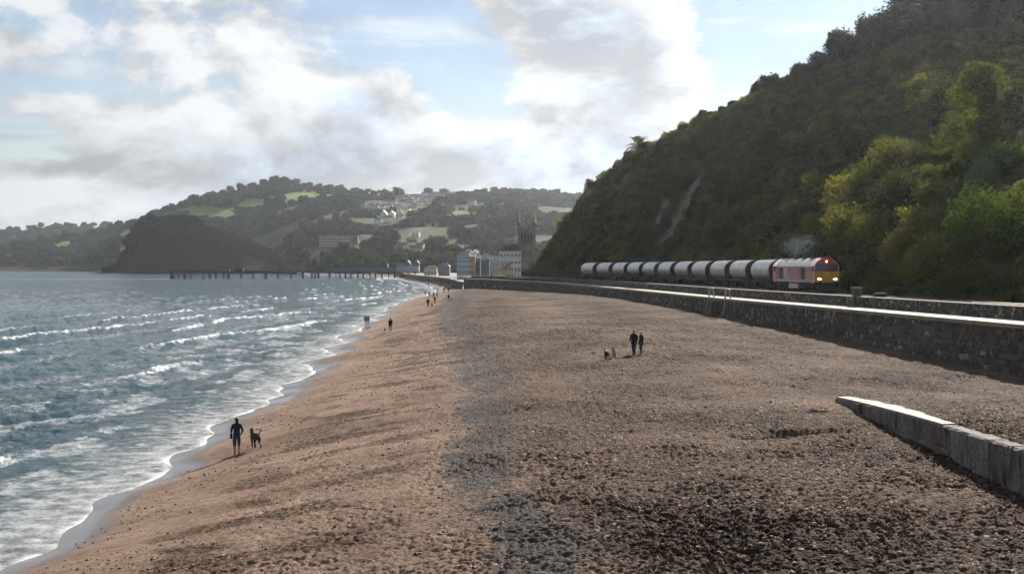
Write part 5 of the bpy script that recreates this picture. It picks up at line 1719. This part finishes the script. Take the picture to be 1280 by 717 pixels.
tag(sm, 'faint blue exhaust smoke rising over the locomotive', 'smoke', kind='stuff')

# ------------------------------------------------------------------ netting fences behind the train, stone pillar, wall ladders
FENCE = simple('fence_timber', (.13, .115, .10), .85, var=.3, scale=1.5)


def fence(name, pts, hgt, n, label, double=()):
    root = empty(name, pts[0])
    tag(root, label, 'fence')
    pm = MB(); pm.box(-.07, .07, -.07, .07, -1.2, hgt); pm = pm.mesh('post', FENCE)
    a, b_ = Vector(pts[0]), Vector(pts[1])
    ang = math.atan2(b_.y - a.y, b_.x - a.x)
    for k in range(n):
        p = (b_ - a) * (k / (n - 1))
        part('post', pm, root, p, (0, 0, ang), (1.5, 1.5, 1.0) if k in double else (1, 1, .93))
    for z in (.5, hgt * .55, hgt * .92):
        r = MB(); r.tube([Vector((0, 0, z)), b_ - a + Vector((0, 0, z))], .03, 5); r.build('rail', FENCE, root)
    return root


yA, yB = 318.0, 232.0
fence('netting_fence', (Vector((float(track_x(yA)) + 4.6, yA, ZRAIL + .2)), Vector((float(track_x(yB)) + 4.9, yB, ZRAIL + .2)))[::1], 5.0, 26, 'tall timber post fence behind the middle wagons', (0, 1, 6, 7, 12, 13, 18, 19, 24, 25))
yA, yB = 470.0, 345.0
fence('netting_fence', (Vector((float(track_x(yA)) + 4.5, yA, ZRAIL - .3)), Vector((float(track_x(yB)) + 4.5, yB, ZRAIL))), 3.6, 24, 'dark post fence at the cliff foot beyond the tail of the train')

PIL = simple('pillar_stone', (.13, .115, .10), .9, var=.4, scale=2, bmp=.8)
yv = 137.0
pr = empty('stone_pillar', (float(wall_x(yv)) + float(walk_w(yv)) + .25, yv, ZWALK))
tag(pr, 'square dark stone pillar built into the parapet wall', 'pillar')
rs = random.Random(21)
for k in range(9):
    b = MB(); j = rs.uniform(-.03, .03)
    b.box(-.42 + j, .42 + j, -.42 - j, .42 - j, k * .2 - .02, k * .2 + .165); b.build('stone_course', PIL, pr)
b = MB(); b.box(-.36, .36, -.36, .36, -.1, 1.78); b.build('core', simple('pillar_mortar', (.05, .045, .04), .9), pr)
b = MB(); b.box(-.5, .5, -.5, .5, 1.79, 1.88); b.build('cap', PIL, pr)
yv = 133.0
bn = empty('slatted_bin', (float(wall_x(yv)) + float(walk_w(yv)) + 1.05, yv, ZPARA - .35))
tag(bn, 'low dark slatted box on the parapet right of the stone pillar', 'box')
b = MB(); b.box(-.5, .5, -.32, .32, 0, .68); b.build('core', GRILLE, bn)
for k in range(5):
    b = MB(); b.box(-.56, .56, -.38, .38, .06 + k * .14, .06 + k * .14 + .09); b.build('slat', TIMB, bn)

GALV = simple('galvanised_steel', (.40, .41, .42), .4, .7, var=.2, scale=3)


def wall_ladder(yv, label, narrow):
    x = float(wall_x(yv)); zb = float(base_z(yv)) - .2
    root = empty('wall_ladder', (x - .38, yv, zb)); tag(root, label, 'ladder', 'ladders on the sea wall')
    top = ZWALK - zb + 1.15; wv = .32
    for s in (-1, 1):
        b = MB(); b.tube([(-.25 if narrow else -.5, s * wv, 0), (.16, s * wv, ZWALK - zb - .1), (.22, s * wv, top), (.75, s * wv, top), (.8, s * wv, ZWALK - zb)], .055, 7); b.build('stile', GALV, root)
    rg_ = MB(); rg_.tube([(0, -wv, 0), (0, wv, 0)], .028, 6); rgm = rg_.mesh('rung', GALV)
    n = int((ZWALK - zb) / .3)
    for k in range(1, n):
        part('rung', rgm, root, ((-.25 if narrow else -.5) + .4 * k / n, 0, k * .3))
    for z in (.4, .8):
        b = MB(); b.tube([(.22, -wv, ZWALK - zb + z), (.78, -wv, ZWALK - zb + z)], .03, 6); b.build('guard_rail', GALV, root)


wall_ladder(172.0, 'galvanised ladder with white hoop rails on the sea wall, the right-hand one', True)
wall_ladder(180.5, 'galvanised ladder on the sea wall, the left-hand one with the sloping stile', False)
b = MB()
for k in range(9):
    b.box(-1.2 - .0, 0, -3.6, -.2 - k * .36, k * .24, k * .24 + .235)
st = b.build('wall_steps', simple('step_stone', (.10, .09, .08), .9, var=.3, scale=1.5, bmp=.6))
st.location = (float(wall_x(179.)) + .1, 179.5, float(base_z(178.)) - .35); st.rotation_euler = (0, 0, .1)
tag(st, 'dark stone steps against the sea wall between the two ladders', 'steps')

# people-sized marks far off: beach marker posts, a beached boat
def marker(px, py, hpx, basket, label):
    X, Y, Z = G(px, py)
    Zb = min(Z, 0.0) - .3 if px < 500 else Z - .2
    root = empty('marker_post', (X, Y, Zb)); tag(root, label, 'post')
    H = hpx * Y / F
    b = MB(); b.tube([(0, 0, 0), (0, 0, H)], .16, 7); b.build('pole', IRON, root)
    if basket:
        b = MB(); b.lathe([(.1, H), (.75, H + .2), (.85, H + 1.1), (.6, H + 1.3), (0, H + 1.3)], n=10); b.build('topmark', IRON, root)


marker(536, 360.5, 10, True, 'dark post with a basket topmark at the water edge near the walkers')
marker(482, 357, 9, False, 'thin dark post standing in the surf near the pier')
marker(396.5, 355, 9, False, 'thin dark post in the sea below the pier at mid length')

X, Y, Z = (561 - U0) / F * 700, 700., 2.6
bt = empty('beached_boat', (X, Y, Z), .3); tag(bt, 'small white boat with a raised bow drawn up under the promenade wall', 'boat')
b = MB()
st_ = [(-3.2, .9, .9), (-1.5, 1.15, .8), (.5, 1.15, .9), (2.0, .8, 1.3), (3.3, .08, 2.2)]
V = []
for x, wd, hh in st_:
    V += [(x, -wd, hh), (x, -wd * .55, .05 + max(0, x - 1.8) * .5), (x, wd * .55, .05 + max(0, x - 1.8) * .5), (x, wd, hh)]
b.add(V, [(i * 4 + k, i * 4 + k + 1, i * 4 + k + 5, i * 4 + k + 4) for i in range(4) for k in range(3)] + [(0, 1, 2, 3)]); b.build('hull', WHITE, bt)
b = MB(); b.box(-1.2, .9, -.7, .7, .7, 1.7); b.build('cabin', WHITE, bt)
b = MB(); b.tube([(.6, 0, 1.2), (1.4, 0, 4.4)], .08, 6); b.build('mast', WHITE, bt)

# ================================================================== PEOPLE AND DOGS ON THE SAND
def cloth(name, c, r=.85):
    return simple(name, c, r, var=.25, scale=9, bmp=.4, bdist=.01)


SKIN_M = simple('skin', (.42, .24, .17), .55, var=.12, scale=12)
HAIR_D = cloth('dark_hair', (.018, .013, .010), .6); HAIR_B = cloth('fair_hair', (.42, .31, .17), .6); HOOD_W = cloth('white_hat_wool', (.72, .70, .68))
CL = {k: cloth('cloth_' + k, v) for k, v in dict(navy=(.016, .022, .045), black=(.012, .012, .014), blue=(.025, .045, .13), charcoal=(.03, .03, .034), grey=(.10, .10, .11), denim=(.035, .05, .085), brown=(.07, .05, .035), red=(.17, .03, .03), pale=(.38, .37, .36), shoe=(.02, .018, .016), teal=(.03, .07, .08)).items()}


def skin_mesh(name, J, E, mats, mi_of_edge, levels=2):
    """one continuous surface grown round a skeleton. J: {key: (x,y,z, rx, ry)}, E: [(a, b, material index)]"""
    keys = list(J); ix = {k: i for i, k in enumerate(keys)}
    me = bpy.data.meshes.new(name + '_bones')
    me.from_pydata([J[k][:3] for k in keys], [(ix[a], ix[b]) for a, b, _ in E], [])
    ob = bpy.data.objects.new(name + '_bones', me); COL.objects.link(ob)
    sk_ = ob.modifiers.new('skin', 'SKIN'); sk_.use_smooth_shade = True; sk_.branch_smoothing = .4
    if not me.skin_vertices:
        bm = bmesh.new(); bm.from_mesh(me); bm.verts.layers.skin.verify(); bm.to_mesh(me); bm.free()
    for i, k in enumerate(keys):
        v = me.skin_vertices[0].data[i]
        v.radius = (J[k][3] * 1.12, J[k][4] * 1.12); v.use_root = (i == 0)
    ss = ob.modifiers.new('sub', 'SUBSURF'); ss.levels = levels; ss.render_levels = levels
    dg = bpy.context.evaluated_depsgraph_get()
    out = bpy.data.meshes.new_from_object(ob.evaluated_get(dg), depsgraph=dg)
    bpy.data.objects.remove(ob)
    out.materials.clear()
    for m_ in mats:
        out.materials.append(m_)
    A = np.array([J[a][:3] for a, b, _ in E]); Bv = np.array([J[b][:3] for a, b, _ in E]); ra = np.array([(J[a][3] + J[b][3]) / 2 for a, b, _ in E])
    mi = np.array([m_ for _, _, m_ in E])
    n = len(out.polygons); C = np.zeros(n * 3, np.float32); out.polygons.foreach_get('center', C); C = C.reshape(-1, 3)
    D = Bv - A; L2 = (D ** 2).sum(1) + 1e-9
    k = np.clip(((C[:, None] - A[None]) * D[None]).sum(-1) / L2, 0, 1)
    dist = np.linalg.norm(C[:, None] - A[None] - k[..., None] * D[None], axis=-1) / (ra[None] + .03)
    out.polygons.foreach_set('material_index', mi[dist.argmin(1)].astype(np.int32))
    out.polygons.foreach_set('use_smooth', np.ones(n, bool))
    out.name = name
    return out


def figure(pos, height, heading, mats, label, stride=.0, arms=(0, 0), bend=(0, 0), hair=None, group=None, lean=0.0, shorts=False, coat=False, hood=False, near=False, bag=False):
    """mats: skin, top, bottom, shoe. stride > 0: left foot forward. arms: swing; bend: elbow bend; heading 0 walks away from the viewer"""
    J = {'pel': (0, 0, .96, .15, .11), 'spi': (0, lean * .4, 1.14, .145, .105), 'che': (0, lean * .8, 1.33, .175, .12), 'nec': (0, lean + .01, 1.50, .058, .058), 'jaw': (0, lean + .035, 1.575, .068, .075), 'hed': (0, lean + .02, 1.66, .076, .092), 'top': (0, lean + .01, 1.735, .045, .055)}
    if coat:
        J['pel'] = (0, 0, .93, .185, .15); J['spi'] = (0, lean * .4, 1.14, .18, .14); J['che'] = (0, lean * .8, 1.33, .20, .145)
    E = [('pel', 'spi', 1), ('spi', 'che', 1), ('che', 'nec', 1), ('nec', 'jaw', 0), ('jaw', 'hed', 0), ('hed', 'top', 0)]
    for q, s in (('l', -1), ('r', 1)):
        st_ = stride * (1 if s < 0 else -1); sw = arms[0 if s < 0 else 1]; bd = bend[0 if s < 0 else 1]
        sl = .062 if not coat else .075
        J[q + 'sho'] = (s * .185, lean * .85, 1.425, sl + .01, sl + .01)
        J[q + 'elb'] = (s * (.245 + .05 * bd), lean * .6 + sw * .16 - .03, 1.15, sl * .8, sl * .8)
        hx, hy, hz = s * (.25 - .10 * bd), lean * .6 + sw * .30 + .05 + .2 * bd, .91 + .17 * bd
        J[q + 'wri'] = (hx, hy, hz, .036, .036)
        J[q + 'han'] = (hx, hy + .03 + .05 * bd, hz - .09 + .05 * bd, .034, .022)
        J[q + 'hip'] = (s * .092, 0, .87, .092, .098)
        kb = .06 + .10 * abs(stride)
        J[q + 'kne'] = (s * .10, st_ * .26 + kb * .8, .50, .066 if not shorts else .072, .068)
        J[q + 'ank'] = (s * .10, st_ * .48 - (.06 if st_ < 0 else 0), .10 + (.07 if st_ < -.3 else 0), .043, .046)
        J[q + 'toe'] = (s * .115, st_ * .48 + .16 - (.06 if st_ < 0 else 0), .045, .045, .032)
        E += [('che', q + 'sho', 1), (q + 'sho', q + 'elb', 1), (q + 'elb', q + 'wri', 0 if shorts else 1), (q + 'wri', q + 'han', 0), ('pel', q + 'hip', 2), (q + 'hip', q + 'kne', 2), (q + 'kne', q + 'ank', 0 if shorts else 2), (q + 'ank', q + 'toe', 3)]
    me = skin_mesh('body', J, E, mats, None)
    if near:                                                       # five fingers on each hand, a nose
        bm = bmesh.new(); bm.from_mesh(me)
        add = MB()
        for q, s in (('l', -1), ('r', 1)):
            hv = Vector(J[q + 'han'][:3]); wv_ = Vector(J[q + 'wri'][:3]); d = (hv - wv_).normalized()
            for j, ll in enumerate((.072, .082, .078, .06)):
                o_ = Vector((0, (j - 1.5) * .019, 0))
                p0 = hv + o_ - d * .01
                add.tube([p0, p0 + d * ll * .55 + Vector((-s * .008, 0, 0)), p0 + d * ll + Vector((-s * .03, 0, 0))], [.0095, .009, .007], 6)
            p0 = hv + Vector((0, .03, .035)); add.tube([p0, p0 + d * .03 + Vector((-s * .01, .028, 0)), p0 + d * .062 + Vector((-s * .02, .034, 0))], [.011, .010, .008], 6)
        hy = J['jaw'][1] + .078
        add.tube([(0, hy, 1.655), (0, hy + .03, 1.615), (0, hy + .005, 1.605)], [.008, .014, .010], 6)
        t_ = add.mesh('x', mats[0]); bm.from_mesh(t_); bm.to_mesh(me); bm.free()
    k = height / 1.77
    root = empty('person', pos, heading); root.scale = (k, k, k)
    part('body', me, root)
    hm = hair or HAIR_D
    hb = MB(); c0 = (0, lean + .005, 1.665)
    prf = [(.0, .098), (.055, .088), (.088, .055), (.10, .01), (.096, -.035), (.088, -.06 if not hood else -.13)]
    hb.lathe([(r_ * (1.22 if hood else 1), z_) for r_, z_ in prf], c0, 14)
    hh = hb.build('hair' if not hood else 'hood', hm, root); hh.scale = (.93, 1.05, 1.0); hh.location = (0, -.018, 0)
    if coat:
        cb_ = MB(); cb_.lathe([(.20, 1.12), (.205, .98), (.225, .80), (.21, .79)], (0, 0, 0), 16); co = cb_.build('coat_skirt', mats[1], root); co.scale = (1, .8, 1)
    if bag:
        bb = MB(); bb.box(-.30, -.19, -.12, .10, .80, 1.02); bb.build('hip_bag', CL['black'], root)
    return tag(root, label, 'person', group)


def dog(pos, hgt, heading, m_, label, sit=False, m2=None, tail_up=True, stride=.1):
    if not sit:
        J = {'pel': (0, -.34, .53, .105, .12), 'bel': (0, -.08, .51, .105, .125), 'che': (0, .20, .50, .12, .165), 'nec': (0, .38, .64, .075, .085), 'hed': (0, .47, .74, .075, .07), 'muz': (0, .64, .70, .038, .036), 'ta1': (0, -.47, .58, .03, .03), 'ta2': (0, -.58, .72 if tail_up else .42, .022, .022), 'ta3': (.05, -.56, .90 if tail_up else .3, .014, .014)}
        E = [('pel', 'bel', 0), ('bel', 'che', 0), ('che', 'nec', 1), ('nec', 'hed', 0), ('hed', 'muz', 0), ('pel', 'ta1', 0), ('ta1', 'ta2', 0), ('ta2', 'ta3', 0)]
        for q, s in (('l', -1), ('r', 1)):
            f = stride * s
            J[q + 'fs'] = (s * .085, .22, .38, .05, .06); J[q + 'fe'] = (s * .085, .20 + f * .5, .24, .032, .034); J[q + 'fp'] = (s * .085, .22 + f, .03, .03, .034)
            J[q + 'hh'] = (s * .09, -.30, .42, .065, .085); J[q + 'hk'] = (s * .09, -.22 - f * .4, .30, .042, .05); J[q + 'hc'] = (s * .09, -.40 - f, .17, .024, .028); J[q + 'hp'] = (s * .09, -.35 - f, .03, .03, .034)
            J[q + 'ear'] = (s * .065, .45, .82, .022, .016)
            E += [('che', q + 'fs', 0), (q + 'fs', q + 'fe', 0), (q + 'fe', q + 'fp', 0), ('pel', q + 'hh', 0), (q + 'hh', q + 'hk', 0), (q + 'hk', q + 'hc', 0), (q + 'hc', q + 'hp', 0), ('hed', q + 'ear', 0)]
        H = .82
    else:
        J = {'pel': (0, -.22, .16, .15, .13), 'bel': (0, -.10, .36, .13, .13), 'che': (0, .04, .55, .125, .14), 'nec': (0, .10, .70, .075, .08), 'hed': (0, .14, .84, .098, .095), 'muz': (0, .32, .80, .05, .045), 'ta1': (0, -.42, .08, .035, .035), 'ta2': (.05, -.62, .05, .025, .025)}
        E = [('pel', 'bel', 0), ('bel', 'che', 0), ('che', 'nec', 0), ('nec', 'hed', 0), ('hed', 'muz', 0), ('pel', 'ta1', 0), ('ta1', 'ta2', 0)]
        for q, s in (('l', -1), ('r', 1)):
            J[q + 'fs'] = (s * .085, .12, .44, .05, .055); J[q + 'fe'] = (s * .085, .13, .24, .034, .036); J[q + 'fp'] = (s * .085, .17, .03, .036, .04)
            J[q + 'hk'] = (s * .16, .02, .22, .06, .07); J[q + 'hc'] = (s * .16, -.14, .08, .032, .034); J[q + 'hp'] = (s * .16, .08, .03, .036, .036)
            J[q + 'ear'] = (s * .085, .12, .80, .02, .03)
            E += [('che', q + 'fs', 0), (q + 'fs', q + 'fe', 0), (q + 'fe', q + 'fp', 0), ('pel', q + 'hk', 0), (q + 'hk', q + 'hc', 0), (q + 'hc', q + 'hp', 0), ('hed', q + 'ear', 0)]
        H = .92
    me = skin_mesh('body', J, E, [m_, m2 or m_], None)
    k = hgt / H
    root = empty('dog', pos, heading); root.scale = (k, k, k)
    part('body', me, root)
    cb_ = MB(); c = J['nec']; cb_.tube([(0, c[1] - .02, c[2] + .015), (0, c[1] + .03, c[2] - .02)], [.098, .098], 12, cap=False); cb_.build('collar', CL['red'], root)
    return tag(root, label, 'dog')


def foot(px, py):
    x, y, z = G(px, py)
    return Vector((x, y, z - .01)), y / F


P, k = foot(296, 569)
figure(P, 48 * k, .12, [SKIN_M, CL['navy'], CL['blue'], CL['shoe']], 'man in navy shirt and blue shorts walking away beside the surf', stride=.10, arms=(.05, -.1), bend=(0, .55), shorts=True, near=True, bag=True)
MAN = P
ld = MB(); ld.tube([(P.x - .27, P.y + .10, P.z + .86), (P.x - .22, P.y + .16, P.z + .6), (P.x - .14, P.y + .14, P.z + .12)], .011, 6)
tag(ld.build('dog_lead', cloth('lead_tan', (.45, .26, .14))), 'tan lead hanging from the hand of the man in shorts', 'lead')
P, k = foot(319, 559.5)
FUR_B = cloth('brown_black_fur', (.028, .020, .014)); FUR_K = cloth('black_fur', (.010, .010, .010)); FUR_W = cloth('white_fur', (.55, .53, .50)); FUR_G = cloth('golden_fur', (.42, .24, .075))
dog(P, 24 * k, .5, FUR_B, 'dark brown dog with raised tail walking beside the man in shorts')
P, k = foot(792.5, 444)
figure(P, 32.5 * k, 2.6, [SKIN_M, CL['black'], CL['denim'], CL['shoe']], 'taller of the two dark-coated people standing with two dogs', stride=.16, arms=(.1, .1), bend=(.2, .6), coat=True, near=True)
P, k = foot(801.5, 443.3)
figure(P, 30 * k, 1.9, [SKIN_M, CL['charcoal'], CL['black'], CL['shoe']], 'shorter person with pale hood standing with two dogs', stride=.06, bend=(.15, .2), coat=True, hair=HOOD_W, hood=True, near=True)
P, k = foot(758.5, 450)
dog(P, 14.5 * k, .2, FUR_K, 'black and white dog standing left of the golden dog', m2=FUR_W, tail_up=False)
P, k = foot(767.5, 447.3)
dog(P, 16.5 * k, .3, FUR_G, 'golden dog sitting on the shingle near the two people', sit=True)

W = [  # px, py, height px, heading, top, bottom, stride, label
    (457, 406, 11.5, .2, 'brown', 'charcoal', .1, 'left one of two people paddling at the wet edge of the beach'), (460.2, 405.5, 10.5, .1, 'grey', 'black', -.1, 'right one of two people paddling at the wet edge of the beach'),
    (488, 413.8, 17, .3, 'black', 'charcoal', .35, 'lone walker in black on the sand right of the paddling pair'),
    (535, 383.5, 11.3, 0, 'black', 'black', .1, 'person in black with a dog, nearest of the far group of walkers'), (543.5, 379.5, 8.2, .1, 'navy', 'grey', .15, 'person in navy just beyond the far dog'),
    (560.8, 376, 8.2, .4, 'black', 'pale', .2, 'walker in black coat and pale trousers on the shingle edge right of the far group'),
    (531.6, 369.4, 6.4, 0, 'brown', 'black', .1, 'left of two people at the far water line'), (536.5, 371, 7.0, .2, 'charcoal', 'black', .1, 'right of two people at the far water line'),
    (542, 372, 6.0, .1, 'grey', 'grey', .1, 'grey-clad left one of the small pair behind the navy walker'), (546.2, 371.5, 5.6, .1, 'pale', 'denim', .1, 'pale-clad right one of the small pair behind the navy walker'),
    (547, 365.5, 4.6, 0, 'charcoal', 'black', 0, 'tiny figure at the far waterline left of the distant pair'), (555, 366, 6.8, .1, 'teal', 'charcoal', .15, 'left one of the distant pair below the wall end'), (560.4, 365.5, 7.2, .2, 'black', 'black', .15, 'right one of the distant pair below the wall end'),
    (565.2, 361.7, 4.6, 0, 'denim', 'charcoal', .1, 'tiny figure close to the end of the sea wall'), (552, 357, 4.0, 0, 'charcoal', 'charcoal', 0, 'farthest tiny figure on the sand below the promenade'),
]
for i, (px, py, hp, hd, tp, bt_, sd, lab) in enumerate(W):
    P, k = foot(px, py)
    P.z = max(P.z, .02)
    figure(P, max(1.5, min(1.9, hp * k)), hd, [SKIN_M, CL[tp], CL[bt_], CL['shoe']], lab, stride=sd, arms=(-sd * 2, sd * 2), coat=i in (2, 3, 5), group='walkers far along the beach')
P, k = foot(481, 413.7); dog(P, max(.4, 4 * k), .4, FUR_K, 'small black dog left of the lone walker in black', tail_up=False)
P, k = foot(540, 382.3); dog(P, max(.55, 4.2 * k), .2, FUR_K, 'small black dog between the far person in black and the navy walker')
P, k = foot(563.6, 376); dog(P, max(.5, 3.4 * k), .2, FUR_B, 'small dark dog right of the walker in pale trousers', tail_up=False)
# on the walkway near the wall end
yv = 452.0
figure(Vector((float(wall_x(yv)) + 1.4, yv, ZWALK)), 1.75, .1, [SKIN_M, CL['black'], CL['charcoal'], CL['shoe']], 'dark figure walking on the sea wall near its far end', stride=.15, arms=(-.3, .3))

# ------------------------------------------------------------------ loose stones on the sand
STN = []
for i in range(6):
    rr = random.Random(70 + i)
    bm = bmesh.new(); bmesh.ops.create_icosphere(bm, subdivisions=1, radius=1)
    for v in bm.verts:
        v.co = Vector((v.co.x * (1 + rr.uniform(-.2, .25)), v.co.y * (1 + rr.uniform(-.2, .2)), v.co.z * .62 * (1 + rr.uniform(-.2, .2))))
    me = bpy.data.meshes.new('pebble'); bm.to_mesh(me); bm.free()
    me.materials.append(simple('pebble_%d' % i, ((.05, .046, .045), (.10, .085, .078), (.035, .033, .035), (.15, .12, .10), (.24, .20, .165), (.07, .05, .042))[i], .75, var=.25, scale=1))
    STN.append(me)
rng = np.random.default_rng(9)
n = 46000
Yp_ = 28 * (170 / 28.) ** (rng.random(n) ** .8)
Xp_ = np.clip((-170 - U0) / F * Yp_, shore0(Yp_) + 1.5, None); xr_ = np.minimum(wall_x(Yp_) - .6, (1440 - U0) / F * Yp_)
Xp_ = Xp_ + (xr_ - Xp_) * rng.random(n)
s0_ = Xp_ - shore0(Yp_)
pk = sstep(fbm(Xp_ / 4, Yp_ / 6, 3, 140), -.35, .45) * (.35 + .65 * sstep(s0_, 2, 7))
pk = np.maximum(pk * .75, 1.0 * np.exp(-((s0_ - 15) / 1.7) ** 2))
ok = rng.random(n) < pk
Xp_, Yp_ = Xp_[ok], Yp_[ok]
sz = .016 + .05 * rng.random(len(Xp_)) ** 4 + .010 * (Yp_ / 60)
scatter('loose_stones', np.stack([Xp_, Yp_, beach_z(Xp_, Yp_) + .012], -1), np.stack([sz, sz * (.7 + .5 * rng.random(len(sz))), sz], -1), np.stack([sz * 0, sz * 0, rng.random(len(sz)) * 6.28], -1), rng.integers(0, 6, len(sz)), STN,
        'loose dark and pale stones scattered over the sand', 'stones')

# ------------------------------------------------------------------ the air
HAZE = .000038
m, t = mat("haze_air")
vol = t.n('ShaderNodeVolumePrincipled', {'Color': (.72, .78, .88), 'Density': HAZE, 'Anisotropy': .75})
t.t.links.new(vol.outputs[0], t.n('ShaderNodeOutputMaterial').inputs['Volume'])
hb = MB(); hb.box(-5200, 5200, -300, 9800, -14, 300)
hz = hb.build('haze', m)
tag(hz, 'thin pale sea haze over the whole bay', 'haze', kind='stuff')
